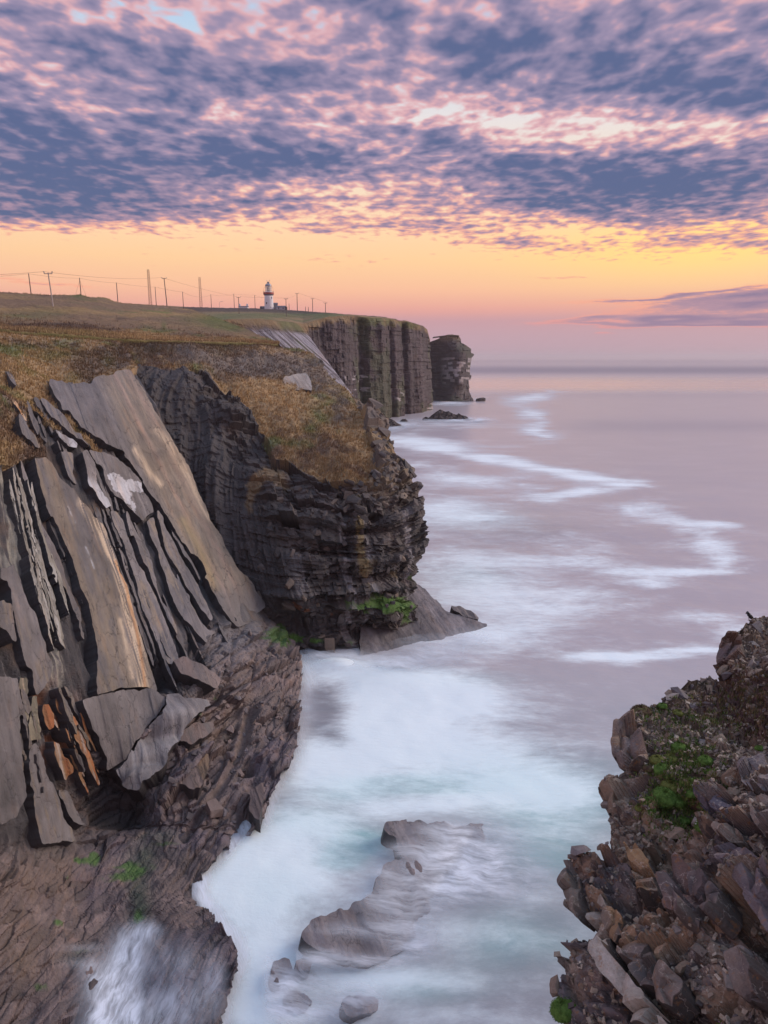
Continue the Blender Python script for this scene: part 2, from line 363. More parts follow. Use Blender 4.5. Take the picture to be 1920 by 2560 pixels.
# ------------------------------------------------------------------ grass hill (near plateau)
def colgrid(cols, px, v):
    """columns of (px, py0, Y0, py1, Y1): v=0 at row 0, v=1 at row 1, straight in 1/Y"""
    c = np.array(cols, float); f = [np.interp(px, c[:, 0], c[:, k]) for k in range(1, 5)]
    PX = np.broadcast_to(px, (len(v), len(px))); V = v[:, None]
    PY = f[0]*(1-V)+f[2]*V; W = (1-V)/f[1]+V/f[3]
    return PX, PY, 1/W
hillcols = [(-300, 712, 230, 800, 95), (-120, 722, 255, 813, 103), (0, 730, 270, 822, 110), (120, 737, 280, 832, 116), (200, 742, 300, 838, 121), (300, 757, 330, 847, 128), (420, 766, 365, 851, 137), (480, 774, 350, 852, 143),
            (540, 795, 300, 854, 150), (590, 812, 260, 855, 156), (640, 835, 215, 857, 162), (696, 857, 174, 859, 168)]
def make_hill():
    px = np.linspace(-300, 696, 420); v = np.linspace(0, 1, 150)
    PX, PY, Y = colgrid(hillcols, px, v); P = P3(PX, PY, Y)
    edge = smooth(v, 0, .05)[:, None]*smooth(v, 1., .97)[:, None]
    P[..., 2] += (fbm(P, .10, 3)*.9+fbm(P, .45, 3, .5, 4)*.35)*edge
    P[..., 2] += splat(PX, PY, [(205, 741, 22, 5, 1.0), (275, 748, 20, 5, 1.9), (245, 750, 30, 6, .7), (160, 741, 20, 5, .4)])*(1-smooth(v, .02, .15)[:, None])
    P[..., 2] += (fbm(P, .5, 3, .6, 9)*.25)
    col = grasscol(P, .8)*.95
    hv = np.broadcast_to(v[:, None], PX.shape)
    col = mixc(col, (.20, .138, .10), smooth(fbm(P*np.array((1, .35, 1)), .06, 4, .6, 5), -.35, .2)*.8)
    col = mixc(col, HEATH*.8, smooth(splat(PX, PY, [(120, 818, 130, 8, 1.), (230, 826, 90, 6, .8), (20, 812, 60, 6, .8), (100, 768, 60, 5, .5), (310, 800, 70, 5, .5)])+fbm(P, .3, 3, .6, 6)*.35, .3, .7)*.8)
    col = mixc(col, GREEN, np.clip(splat(PX, PY, [(540, 800, 70, 14, 1.), (580, 820, 60, 10, .8), (200, 742, 30, 5, 1.), (270, 748, 40, 5, .8), (50, 790, 80, 12, .4), (120, 780, 60, 10, .3), (410, 815, 6, 12, .7)]), 0, 1)*.7)
    col = mixc(col, OCHRE*1.25, smooth(hv+fbm(P, .1, 2, .5, 2)*.06, .82, .97)*.55)
    at = {'col': col}
    # unseen back slope, and the turf lip over the cliff edge
    bs = np.where(px > 470, 1.0, 0.0)[None, :, None]
    back = [P[:1]+np.array([-20, 60, 1.0])*(1-bs)+np.array([6, 8, -9])*bs, P[:1]+np.array([-60, 200, -2.])*(1-bs)+np.array([9, 12, -30])*bs]
    jl = (fbm(P[-1:], .35, 3, .6, 77)*.5+.6)[..., None]; lip = [P[-1:]+np.array([0, -.9, -.25])*jl, P[-1:]+np.array([0, -.7, -.75])*jl, P[-1:]+np.array([0, .6, -1.3]), P[-1:]+np.array([0, 1.2, -4.2])]
    P = np.concatenate([back[1], back[0], P]+lip, 0)
    at['col'] = np.concatenate([col[:1], col[:1], col, mixc(col[-1:], GREEN, np.full((1, len(px)), .5)), mixc(col[-1:], GREEN*.8, np.full((1, len(px)), .6)), col0((1, len(px)), SOIL*.7), col0((1, len(px)), SOIL*.6)], 0)
    o = grid_obj('grass_hill', P, MATS['turf'], at, True); return tag(o, kind='structure'), P, at['col']
def turf_mat():
    m = bpy.data.materials.new('turf'); m.use_nodes = True; T = NT(m.node_tree); T.n.clear()
    geo = T.node('ShaderNodeNewGeometry').outputs['Position']
    n1 = T.noise(geo, .9, 5, .65); n2 = T.noise(T.vm('MULTIPLY', geo, (1., 1., .35)), 5, 4, .7)
    f = T.m('ADD', T.m('MULTIPLY', n1, .9), T.m('MULTIPLY', n2, .95))
    c = T.mix(1., T.attr('col', 'Vector'), T.comb(f, f, f), 'MULTIPLY'); c = T.mix(1., c, (1.12, 1.12, 1.12), 'MULTIPLY')
    p = T.node('ShaderNodeBsdfPrincipled'); T.put(p.inputs['Base Color'], c); p.inputs['Roughness'].default_value = .95; p.inputs['Specular IOR Level'].default_value = .1
    b = T.node('ShaderNodeBump'); b.inputs['Strength'].default_value = .8; b.inputs['Distance'].default_value = .5; T.put(b.inputs['Height'], T.m('ADD', n2, n1)); T.l.new(b.outputs[0], p.inputs['Normal'])
    o = T.node('ShaderNodeOutputMaterial'); T.l.new(p.outputs[0], o.inputs[0]); MATS['turf'] = m
turf_mat()
hill, HILLP, HILLC = make_hill()
# ------------------------------------------------------------------ far headland with the vertical cliff
FC = [(340, 800, 330, 760, 430), (480, 800, 348, 767.5, 520), (560, 800, 360, 769.5, 590), (640, 796, 372, 770.5, 620), (700, 802, 385, 773.5, 600), (757, 810, 400, 777.5, 560), (790, 800, 410, 780, 520), (822, 791, 418, 782, 490),
      (871, 789, 432, 786, 470), (929, 794, 455, 790, 478), (960, 796, 468, 792.5, 484), (988, 799, 482, 797, 492), (996, 803, 486, 801, 495), (1015, 803, 497, 801, 506), (1040, 811, 512, 809.5, 520), (1058, 816, 526, 815, 532), (1068, 825, 538, 824, 542), (1075, 850, 549, 849, 552)]
def make_far():
    c = np.array(FC, float); px = np.linspace(340, 1075, 620)
    g = lambda k: np.interp(px, c[:, 0], c[:, k])
    Tp = P3(px, g(1), g(2)); S = P3(px, g(3), g(4))
    B = Tp.copy(); B[:, 1] -= 9; B[:, 0] += 3; B[:, 2] = -1.5
    pale = smooth(px, 560, 600)*smooth(px, 775, 745)
    B[:, 0] += pale*45; B[:, 1] -= pale*18                        # the slab cove leans out to the right
    v = np.linspace(0, 1, 230)[:, None, None]
    P = Tp*(1-v)+B*v
    n = np.array([.35, -.93, 0.])
    s = px[None, :]*.29; z = P[..., 2]                             # metres along the wall
    q = np.stack(np.broadcast_arrays(s, z*.06, 0*z), -1)
    rib = fbm(q, .10, 4, .6, 1)*5.5+ridged(q, .05, 3, 5)*4
    bed = np.floor(z/2.6+fbm(np.stack([s+0*z, z, 0*z], -1), .05, 2)*.7); j = np.floor((s+hsh(bed, bed*0, bed*0, 3)*9)/4.5)
    blk = (hsh(bed, j, bed*0, 5)-.5)*1.6+(hsh(bed, bed*0, bed*0, 6)-.5)*1.3
    blk += fbm(np.stack([s+0*z, z, 0*z], -1), .35, 3, .6, 2)*1.0
    amp = smooth(v[..., 0], 0, .05)
    gul = 8*np.exp(-((px-1012)/7)**2)+6*np.exp(-((px-905)/9)**2)+5*np.exp(-((px-975)/5)**2)
    P = P+n*((rib+blk-gul[None])*amp*(1-.75*pale[None]))[..., None]
    P[..., 2] += (fbm(np.stack([s, 0*s, 0*s], -1), .12, 3, .6)*.7)*(1-v[..., 0])
    A = DARKROCK*np.array((.95, .86, .95)); col = col0(P.shape[:2], A)
    t = fbm(q, .25, 4, .6, 9); col = mixc(col, A*1.5, smooth(t, .05, .5)); col = mixc(col, A*.7, smooth(t, -.1, -.5))
    col = mixc(col, (.07, .085, .035), smooth(fbm(P, .05, 3, .5, 21)+.35*v[..., 0], .25, .5)*.5)
    led = smooth(v[..., 0], .42, .55)*smooth(fbm(np.stack([s+0*z, z*.4, 0*z], -1), .08, 3, .6, 12), .02, .3)
    col = mixc(col, (.46, .42, .42), led*(hsh(bed, j, bed*0, 17) > .55)*smooth(fbm(np.stack([s+0*z, z*2.5, 0*z], -1), .45, 3, .6, 19), -.05, .3)*.8)
    palef = pale[None]*smooth(v[..., 0], .06+.03*fbm(q[:1], .2, 3), .12)*np.ones_like(z)
    stripe = fbm(np.stack([s+z*.55, z*.05, 0*z], -1), .9, 3, .6, 31)
    col = mixc(col, (.30, .28, .31), palef*smooth(stripe, -.35, .15))
    col = mixc(col, grasscol(P, .3, 4)*.7, smooth(v[..., 0]+.05*fbm(P, .2, 3, .6, 3), .085+.03*pale[None], .03))
    # plateau from the cliff edge back to the skyline
    w = np.linspace(0, 1, 40)[:, None]
    W = (1-w)/g(4)+w/g(2); PYp = g(3)*(1-w)+g(1)*w
    Q = P3(np.broadcast_to(px, PYp.shape), PYp, 1/W); Q[..., 2] += fbm(Q, .12, 3)*.5*smooth(w, 0, .1)*smooth(w, 1, .8)+fbm(Q, .3, 2, .5, 4)*.25
    gc = grasscol(Q, .25, 7)*.8; PXp = np.broadcast_to(px, PYp.shape)
    gc = mixc(gc, HEATH*.55, smooth(w+fbm(Q, .03, 2)*.15, .45, .25)*smooth(PXp, 430, 480)*.95)
    gc = mixc(gc, GREEN*.9, np.clip(splat(PXp, PYp, [(545, 795, 70, 10, 1.), (700, 790, 90, 6, .9), (620, 785, 80, 4, .6), (800, 786, 60, 4, .8)]), 0, 1)*.8)
    bk = [Q[:1]+np.array([-60, 260, -25.]), Q[:1]+np.array([-15, 60, 0.])]
    V = np.concatenate(bk+[Q[:-1], P], 0); C = np.concatenate([gc[:1], gc[:1], gc[:-1], col], 0)
    V, at = skirt(V, {'col': C}, 'R', (1, 2.2), (-6, 45, 0))
    o = grid_obj('far_headland', V, rock_far, at); return tag(o, kind='structure')
far = make_far()
# ------------------------------------------------------------------ sea stack
def rowform(py, L, R, nu, depth, jag=0., seed=0):
    V = len(py); s = np.linspace(0, 1, nu); l = L(py)[:, None]; r = R(py)[:, None]
    j = np.stack([py*.05, py*0+seed, py*0], -1)
    r = r+jag*(fbm(j, 1.7, 4, .65, seed)[:, None]); PX = l+(r-l)*s; PY = np.broadcast_to(py[:, None], PX.shape)
    return PX, PY, depth(PX, PY)
def make_stack():
    py = np.linspace(836.5, 1003, 150)
    R = interp([(836, 1128), (838, 1136), (839, 1146), (847, 1152), (856, 1153), (861, 1161), (868, 1172), (873, 1177), (882, 1180), (886, 1186), (890, 1184), (894, 1180), (908, 1177), (937, 1175), (939.5, 1178.5), (949, 1177.5), (951, 1172), (980, 1173), (990, 1179), (997, 1185), (1003, 1186)])
    L = interp([(836, 1122), (840, 1108), (847, 1096), (854, 1077), (860, 1062), (1003, 1062)])
    dep = rbf([(1062, 860, 662), (1090, 850, 650), (1125, 838, 645), (1150, 848, 652), (1178, 880, 662), (1176, 940, 660), (1172, 980, 655), (1184, 1000, 640), (1062, 1003, 655), (1105, 1003, 640), (1125, 1003, 628), (1150, 1003, 628),
               (1115, 900, 648), (1120, 950, 642), (1135, 920, 634), (1150, 950, 632), (1160, 880, 640), (1080, 940, 662)])
    PX, PY, Y = rowform(py, L, R, 140, dep, .8, 3); P = P3(PX, PY, Y)
    z = P[..., 2]; s = PX*.38
    bed = np.floor(z/2.2+fbm(P, .03, 2)*.8); j = np.floor((s+hsh(bed, bed*0, bed*0, 3)*9)/4.)
    blk = (hsh(bed, j, bed*0, 5)-.5)*2.2+(hsh(bed, bed*0, bed*0, 6)-.5)*1.6+fbm(np.stack([s, z*.1, 0*z], -1), .12, 3)*3
    P = P+np.array([.2, -.9, .1])*(blk*smooth(PX, 1062, 1072))[..., None]
    col = col0(P.shape[:2], DARKROCK*np.array((1.0, .95, 1.02))); t = fbm(np.stack([s, z*.3, 0*z], -1), .2, 4, .6, 2)
    col = mixc(col, DARKROCK*1.6, smooth(t, .1, .5)); col = mixc(col, (.05, .06, .03), smooth(fbm(P, .06, 2, .5, 4), .1, .4)*.5)
    led = (hsh(bed, j, bed*0, 17) > .68)*smooth(PY, 885, 900)*smooth(PX, 1100, 1115)*smooth(PY, 965, 950)
    col = mixc(col, (.42, .37, .37), led*.7); col = mixc(col, OCHRE*.55, smooth(PY+fbm(P, .1, 2)*6, 862, 846)*.6)
    P, at = skirt(P, {'col': col}, 'R', (1, 2), (-4, 25, 0)); P, at = skirt(P, at, 'T', (1,), (0, 20, -1))
    return tag(grid_obj('sea_stack', P, rock_far, at), kind='structure')
make_stack()
# ------------------------------------------------------------------ headland (dark buttress with grass on its back)
GRASSPOLY = [(250, 830), (700, 850), (760, 868), (800, 900), (830, 950), (875, 985), (905, 1030), (915, 1080), (935, 1125), (955, 1175), (915, 1205), (850, 1205), (790, 1200), (716, 1160), (690, 1165), (671, 1117), (657, 1088), (633, 1057), (601, 1016), (584, 984), (531, 958), (512, 934), (469, 915), (400, 925), (345, 925), (250, 940)]
HR = interp([(849, 640), (857, 697), (861, 736), (877, 781), (902, 806), (943, 822), (963, 847), (980, 880), (1000, 908), (1033, 945), (1053, 962), (1070, 970), (1100, 980), (1138, 986), (1154, 1015), (1179, 1031), (1203, 1033), (1224, 1048), (1269, 1052), (1293, 1058), (1330, 1068), (1380, 1069), (1404, 1062), (1412, 1048),
             (1441, 1046), (1482, 1040), (1500, 1035), (1507, 1041), (1552, 1037), (1557, 1019), (1593, 1015), (1603, 990), (1613, 949), (1621, 885), (1632, 800), (1660, 780)])
HCTRL = [(250, 845, 122), (350, 855, 130), (520, 856, 142), (690, 858, 168), (740, 866, 170), (781, 879, 163), (822, 943, 141), (880, 980, 133), (908, 1000, 130), (962, 1053, 121), (982, 1105, 114), (1015, 1154, 109), (1048, 1224, 105), (1068, 1330, 101.5), (1069, 1380, 100), (1040, 1480, 98),
         (1040, 1550, 96.5), (1015, 1593, 95), (950, 1613, 91.3), (870, 1622, 89.8), (780, 1634, 88), (950, 1400, 91), (980, 1300, 93.5), (1020, 1400, 94.5), (850, 1450, 89.2), (720, 1480, 87.5), (950, 1250, 94.5), (800, 1250, 94.5), (700, 1300, 92.5), (650, 1400, 90), (800, 1140, 103.5), (900, 1140, 103),
         (950, 1180, 100), (700, 1060, 113.5), (600, 1200, 98), (600, 1000, 115.5), (450, 950, 113), (500, 1100, 105), (350, 950, 110), (400, 1100, 102), (520, 1350, 93.5), (600, 1500, 89), (620, 1600, 87.5), (700, 1600, 88), (760, 1560, 88.5), (850, 1560, 90), (950, 1540, 91.8), (990, 1510, 91.6), (900, 1500, 89.6), (850, 1000, 127), (780, 930, 143), (650, 900, 139), (480, 890, 124)]
hdepth = rbf(HCTRL)
def blocks(P, tb, wb, a1, seed=0, dirv=(.85, .5), dip=.06):
    z = P[..., 2]+P[..., 0]*dip+fbm(P, .07, 2, .5, seed)*1.4; s = P[..., 0]*dirv[0]+P[..., 1]*dirv[1]+fbm(P, .25, 2, .5, seed+9)*.8
    bi = np.floor(z/tb+hsh(np.floor(z/(tb*3)), np.floor(z*0), np.floor(z*0), seed+30)*1.7); j = np.floor((s+hsh(bi, bi*0, bi*0, seed+1)*9*wb)/wb)
    return (hsh(bi, j, bi*0, seed+2)-.5)*a1+(hsh(bi, bi*0, bi*0, seed+3)-.5)*a1*.9, hsh(bi, j, bi*0, seed+4)
def make_headland():
    py = np.linspace(850, 1655, 330)
    lw = interp([(850, 250), (935, 290), (1000, 330), (1100, 385), (1200, 430), (1300, 480), (1400, 530), (1500, 580), (1560, 620), (1620, 640), (1660, 660)])
    PX, PY, Y = rowform(py, lw, HR, 330, hdepth, 9., 5)
    PY = PY+(np.interp(PX, [250, 300, 420, 540, 640, 690], [855, 860, 865, 866, 864, 860])-850)*smooth(PY, 900, 850)
    Y = hdepth(PX, PY); P = P3(PX, PY, Y); n = gnormal(P)
    gw = inpoly(PX+fbm(P, .25, 3, .6, 3)*14, PY+fbm(P, .25, 3, .6, 6)*14, GRASSPOLY).astype(float)
    gs = inpoly(PX, PY, GRASSPOLY).astype(float)
    leftface = smooth(PX+(PY-1000)*-.55, 560, 470)                                   # ribbed dark face beside the gully
    b1, h1 = blocks(P, 1.15, 2.1, 1.5, 1); b2, h2 = blocks(P, .42, .8, .65, 40); b3, h3 = blocks(P, 3.4, 6.5, 1.9, 70)
    big = fbm(P, .06, 3, .55, 13)*2.4+fbm(P, .3, 4, .6, 17)*.7
    ribs = fbm(np.stack([P[..., 0]-P[..., 1]*.2+P[..., 2]*.35, P[..., 2]*.08, 0*PX], -1), .5, 4, .6, 23)*1.5+ridged(np.stack([P[..., 0]+P[..., 2]*.4, P[..., 2]*.1, 0*PX], -1), .3, 3, 29)*.9
    cave = -3.2*np.exp(-((PX-945)/40)**2-((PY-1300)/55)**2)-3.2*np.exp(-((PX-930)/70)**2-((PY-1585)/16)**2)-2.6*np.exp(-((PX-735)/70)**2-((PY-1560)/35)**2)-1.6*np.exp(-((PX-860)/22)**2-((PY-1320)/120)**2)
    ledge = 1.5*np.exp(-((PY-1512-(PX-950)*.05)/9)**2)*smooth(PX, 790, 860)+1.2*np.exp(-((PY-1478+(PX-800)*.05)/8)**2)*smooth(PX, 640, 700)
    rock = (b1+b2+b3*.8+big)*(1-leftface)+(ribs+b2*.5+big*.5)*leftface+cave+ledge
    disp = rock*(1-gs)+gs*(fbm(P, .12, 3, .5, 31)*1.6+fbm(P, .6, 3, .6, 33)*.55+ridged(P, .25, 3, 41)*.3)
    disp = disp*smooth(PY, 852, 880)*(.45+.55*smooth(HR(PY)-PX, 0, 34))
    P = P+n*disp[..., None]
    # colour of what is there
    col = col0(PX.shape, DARKROCK); t = fbm(P, .35, 4, .6, 50)
    col = mixc(col, DARKROCK*1.75, smooth(t+h1*.5-.25, .1, .6)); col = mixc(col, SHALE, smooth(t-h2*.3, -.05, -.5)); col = mixc(col, SHALE*1.15, leftface*.8)
    q = np.stack([P[..., 0]+P[..., 1]*.5, P[..., 2]*.12, 0*PX], -1)
    col = mixc(col, (.26, .24, .245), smooth(fbm(q, .6, 4, .65, 55), .18, .45)*smooth(PY, 1230, 1330)*smooth(PX, 700, 800)*.8)
    col = mixc(col, (.21, .155, .07), smooth(splat(PX, PY, [(905, 1340, 16, 70, 1.), (925, 1430, 24, 40, .9), (895, 1250, 10, 60, .6), (1000, 1440, 20, 18, .6)])+fbm(P, .8, 3, .6, 2)*.4, .35, .8)*.8)
    col = mixc(col, RUST, smooth(splat(PX, PY, [(735, 1520, 26, 22, 1.), (768, 1525, 8, 12, .8), (830, 1540, 8, 10, .7)])+fbm(P, .9, 3, .6, 5)*.5, .45, .8)*.7)
    bank = smooth(fbm(P, .2, 4, .6, 60), -.15, .25)
    rim = mixc(col0(PX.shape, (.165, .128, .105)), OCHRE*.8, bank)
    right = smooth(PX-(PY-1000)*.25, 800, 850)*(1-gw)*smooth(PY, 1260, 1180)
    col = mixc(col, rim*.95, right*.9)
    col = mixc(col, OCHRE*.75, smooth(splat(PX, PY, [(640, 1210, 25, 25, 1.), (625, 1260, 20, 40, .8), (680, 1180, 40, 25, .8), (700, 1210, 60, 20, .5)])+fbm(P, .5, 3, .6, 7)*.5, .45, .75)*.7)
    g = grasscol(P, 1.3, 2); g = mixc(g, SOIL*1.1, smooth(splat(PX, PY, [(400, 880, 160, 22, .8), (560, 890, 120, 24, .7), (650, 930, 90, 30, .7), (730, 920, 70, 30, .7), (700, 1140, 90, 40, .3), (850, 1020, 50, 50, .5), (560, 935, 80, 22, .6)])+fbm(P, .5, 4, .65, 8)*.55, .35, .75)*.85)
    g = mixc(g, OCHRE*1.5, np.clip(splat(PX, PY, [(680, 1020, 75, 38, 1.), (640, 985, 60, 24, .9), (740, 1045, 40, 24, .8), (780, 1110, 60, 20, .4), (600, 960, 60, 18, .5)])*(.6+.6*fbm(P, .6, 3, .6, 9)), 0, 1)*.75)
    g = mixc(g, GREEN*1.3, np.clip(splat(PX, PY, [(800, 1040, 26, 22, 1.), (775, 1075, 20, 18, .9), (820, 1010, 34, 9, .6), (830, 990, 40, 8, .5), (345, 850, 90, 5, .8), (520, 860, 120, 6, .8), (560, 870, 30, 8, .6), (800, 890, 30, 12, .4), (840, 960, 25, 16, .5)])*(.7+.8*fbm(P, .5, 3, .6, 12)), 0, 1)*.85)
    g = mixc(g, SOIL*.6, smooth(PY-4*fbm(P, .15, 2), 884, 868)*smooth(PX, 735, 690)*.85); scr = smooth(splat(PX, PY, [(690, 915, 110, 30, 1.), (580, 915, 90, 22, .8), (800, 950, 60, 40, .8), (450, 895, 90, 18, .7), (850, 1040, 40, 60, .7)])+fbm(P, .4, 4, .65, 88)*.6, .35, .8); g = mixc(g, (.165, .138, .122), scr*.75)
    col = mixc(col, g, gw)
    alg = smooth(splat(PX, PY, [(960, 1505, 60, 10, 1.3), (1015, 1510, 24, 20, 1.2), (890, 1522, 36, 10, .9), (1025, 1545, 10, 30, .8), (1000, 1560, 20, 30, .6), (690, 1590, 36, 22, 1.1), (770, 1600, 60, 10, 1.1), (870, 1610, 20, 16, .7), (955, 1488, 40, 8, .6), (1040, 1450, 8, 30, .7), (870, 1500, 20, 10, .6)])+fbm(P, .9, 4, .65, 15)*.55, .5, .85)
    col = mixc(col, ALGAE, alg*.85)
    H = P.copy()
    P, at = skirt(P, {'col': col}, 'R', (1., 3., 8., 20.), -.25); P, at = skirt(P, at, 'B', (1,), (0, 2, -2)); 
    return tag(grid_obj('headland', P, rock_mid, at), kind='structure'), H, n, PX, PY, gw, col
headland, HP, HN, HPX, HPY, HG, HC = make_headland()
# ------------------------------------------------------------------ left cliff: folded slabs above a wave-cut shelf
LR = interp([(820, 300), (935, 345), (1000, 388), (1100, 440), (1200, 490), (1300, 540), (1400, 592), (1500, 645), (1560, 695), (1600, 742), (1650, 760), (1700, 758), (1760, 752), (1800, 748), (1860, 742), (1900, 733), (1950, 690), (2000, 668), (2050, 652), (2058, 640), (2064, 605), (2100, 580), (2140, 545), (2180, 508), (2230, 492), (2260, 505), (2290, 530), (2320, 545), (2345, 580), (2370, 592), (2405, 594), (2440, 578), (2500, 562), (2560, 545), (2720, 520)])
LCTRL = [(-250, 820, 92), (0, 830, 108), (150, 840, 117), (345, 852, 130), (-250, 940, 62), (0, 940, 82), (150, 940, 95), (335, 935, 107), (-250, 1200, 46), (0, 1200, 63), (200, 1200, 77), (400, 1200, 92), (440, 1100, 98), (-250, 1500, 39), (0, 1500, 50), (200, 1500, 60.5), (400, 1500, 74), (560, 1450, 84), (645, 1510, 86.5),
         (-250, 1800, 35), (0, 1800, 43.5), (200, 1800, 51.5), (340, 1760, 58), (0, 2000, 41), (-250, 2050, 33), (100, 2100, 43.5)]
for px, py, z in [(740, 1600, 2.5), (752, 1700, 2.5), (744, 1800, 2.3), (728, 1900, 2.0), (660, 2010, 1.8), (575, 2100, 1.2), (505, 2180, 1.0), (490, 2240, .8), (540, 2320, 1.6), (590, 2390, 2.2), (560, 2500, 1.6), (540, 2700, 1.2), (600, 1750, 4.6), (640, 1640, 5.5), (500, 1700, 8.0), (430, 1800, 6.5), (560, 1860, 3.4), (480, 2000, 2.8), (400, 1950, 3.6),
                  (330, 2050, 2.0), (280, 2000, 2.8), (230, 2060, 2.8), (330, 2150, .9), (380, 2250, 1.2), (450, 2300, 1.8), (300, 2300, 1.1), (200, 2300, 1.5), (100, 2300, 3.2), (0, 2300, 4.8), (350, 2500, .9), (200, 2500, 1.3), (60, 2520, 1.8), (480, 2450, 1.8), (0, 2700, 2.2), (-250, 2400, 8), (-250, 2700, 5), (300, 2720, .8)]:
    LCTRL.append((px, py, Yz(px, py, z)))
ldepth = rbf(LCTRL)
def strata(px, py):
    th = np.arctan2(px+436, py+623); r = np.hypot(px+436, py+623)
    return np.stack([th*170, r*.012, 0*th], -1)
LGRASS = [(-300, 780), (345, 800), (360, 925), (325, 930), (295, 940), (262, 948), (230, 958), (215, 968), (192, 962), (180, 955), (140, 962), (118, 955), (128, 985), (160, 1030), (210, 1085), (260, 1135), (290, 1155), (280, 1165), (235, 1130), (180, 1085), (130, 1070), (100, 1045), (60, 1000), (70, 1060), (105, 1110), (120, 1150), (80, 1140), (62, 1150), (40, 1160), (0, 1165), (-300, 1150)]
def make_left():
    v = np.linspace(0, 1, 620); py = 832+v*(2720-832)
    s = np.linspace(0, 1, 380); j = np.stack([py*.045, py*0, py*0], -1)
    r = LR(py)+fbm(j, 1.6, 4, .65, 2)*11*smooth(py, 1560, 1640)
    PX = -250+(r[:, None]+250)*s; PY = np.broadcast_to(py[:, None], PX.shape)
    PY = PY+(np.interp(PX, [-250, 0, 180, 300, 345], [800, 822, 838, 848, 850])+10-832)*smooth(PY, 900, 832)
    P = P3(PX, PY, ldepth(PX, PY)); n = gnormal(P)
    gs = inpoly(PX, PY, LGRASS).astype(float); gw = inpoly(PX+fbm(P, .3, 3, .6, 3)*12, PY+fbm(P, .3, 3, .6, 6)*12, LGRASS).astype(float)
    S = strata(PX, PY)
    shelf = smooth(PY-(PX-300)*-.45, 1760, 1900)*smooth(PX, 120, 330)+smooth(PY, 2080, 2180); shelf = np.clip(shelf, 0, 1)
    low = smooth(PY+np.clip(PX-400, 0, 400)*.0, 1530, 1600)*smooth(PX, 430, 560); shelf = np.maximum(shelf, low)
    # wall: ribs along the dip; shelf: broken ledges leaning the same way
    ribs = ridged(S*np.array((1, .45, 1)), .7, 3, 3)*.6+fbm(S, 1.2, 2, .5, 8)*.3+fbm(P, .12, 2, .5, 6)*.5
    th = math.radians(40); M = np.array([[1.25, .10, .1], [-.40, .36, 0], [.2, .12, 1.9]])
    f1, ca1, cr1 = facets(P, .42, 1.5, .5, 5, M); f2, ca2, cr2 = facets(P, 1.25, .6, .5, 8, M)
    smoothsh = np.clip(splat(PX, PY, [(250, 2330, 190, 120, 1.2), (160, 2420, 190, 160, 1.1), (420, 2300, 110, 110, .8), (390, 2130, 90, 70, .9), (200, 2180, 140, 70, .8), (330, 2080, 60, 50, .6), (60, 2280, 110, 160, .75), (400, 2480, 140, 120, .8)])+smooth(polydist(PX, PY, [(628, 1775), (610, 1850), (575, 1925), (520, 2010), (460, 2090), (420, 2160), (395, 2230)]), 26, 12), 0, 1)
    holes = -1.5*np.exp(-((PX-300)/75)**2-((PY-2030)/38)**2)-2.6*np.exp(-((PX-395)/38)**2-((PY-1690)/36)**2)-1.6*np.exp(-((PX-480)/34)**2-((PY-1630)/26)**2)-1.6*np.exp(-((PX-625)/24)**2-((PY-1915)/14)**2)-1.8*np.exp(-((PX-635)/18)**2-((PY-1960)/18)**2)-1.3*np.exp(-((PX-610)/16)**2-((PY-2040)/22)**2)-1.3*np.exp(-((PX-520)/20)**2-((PY-1735)/12)**2)
    gutter = -1.0*np.exp(-(polydist(PX, PY, [(628, 1775), (610, 1850), (575, 1925), (520, 2010), (460, 2090)])/13)**2)
    lay = ridged(np.stack([P[..., 0]*.75+P[..., 1]*.55, P[..., 0]*-.1+P[..., 1]*.16, P[..., 2]*2.], -1), .9, 3, 27)
    sh = (f1*.75+f2*.7+fbm(P, .5, 3, .6, 21)*.45)*(1-.93*smoothsh)+fbm(P, .35, 4, .55, 25)*.22+(lay*.16+ridged(P, .5, 4, 61)*.12+f2*.22)*smoothsh+gutter
    wallrecess = -.55*(1-shelf)
    disp = ribs*(1-shelf)+sh*shelf+wallrecess*(1-gs)+holes*1.0
    disp = disp*(1-gs)+gs*(fbm(P, .18, 3, .55, 31)*1.0+fbm(P, .8, 3, .6, 33)*.45)
    disp = disp*smooth(PY, 836, 870)
    P0 = P; P = P+n*disp[..., None]
    bed_streaks = fbm(S, .8, 4, .6, 44)
    col = col0(PX.shape, SHALE*1.0); col = mixc(col, (.14, .124, .12), smooth(bed_streaks, .0, .4)*.85); col = mixc(col, (.14, .085, .05), smooth(fbm(P, .25, 3, .6, 45), .15, .45)*.55)  # gaps behind the slabs start dark: shale tone and shade in one colour
    frac = smooth(PX-(PY-1200)*.24, -60, -10)*smooth(PX-(PY-1200)*.24, 70, 52)*smooth(PY, 1150, 1190)*smooth(PY, 1740, 1690)
    col = mixc(col, (.29, .265, .215), frac*smooth(fbm(S*np.array((1, .5, 1)), 2.2, 3, .6, 46), -.15, .2)*.85)
    rust = np.clip(splat(PX, PY, [(165, 1800, 40, 60, 1.), (130, 1760, 40, 50, .9), (185, 1870, 40, 60, .8), (215, 1990, 50, 50, .6), (140, 1900, 40, 60, .6), (265, 2070, 60, 20, .5), (90, 1760, 30, 30, .5)]), 0, 1)
    col = mixc(col, RUST, rust*smooth(fbm(P, .6, 4, .6, 47), -.2, .25)*.8)
    b = mixc(col0(PX.shape, BROWN), (.125, .098, .112), smooth(fbm(P, .2, 3, .5, 48), -.15, .3)); b = mixc(b, BROWN*1.6, smooth(fbm(P, .9, 4, .6, 49)+(ca1[..., 1]-.5)*.7, .1, .5)*.7); b = mixc(b, SHALE, smooth(ca2[..., 2]+.3*fbm(P, .5, 2), .62, .85)*.5)
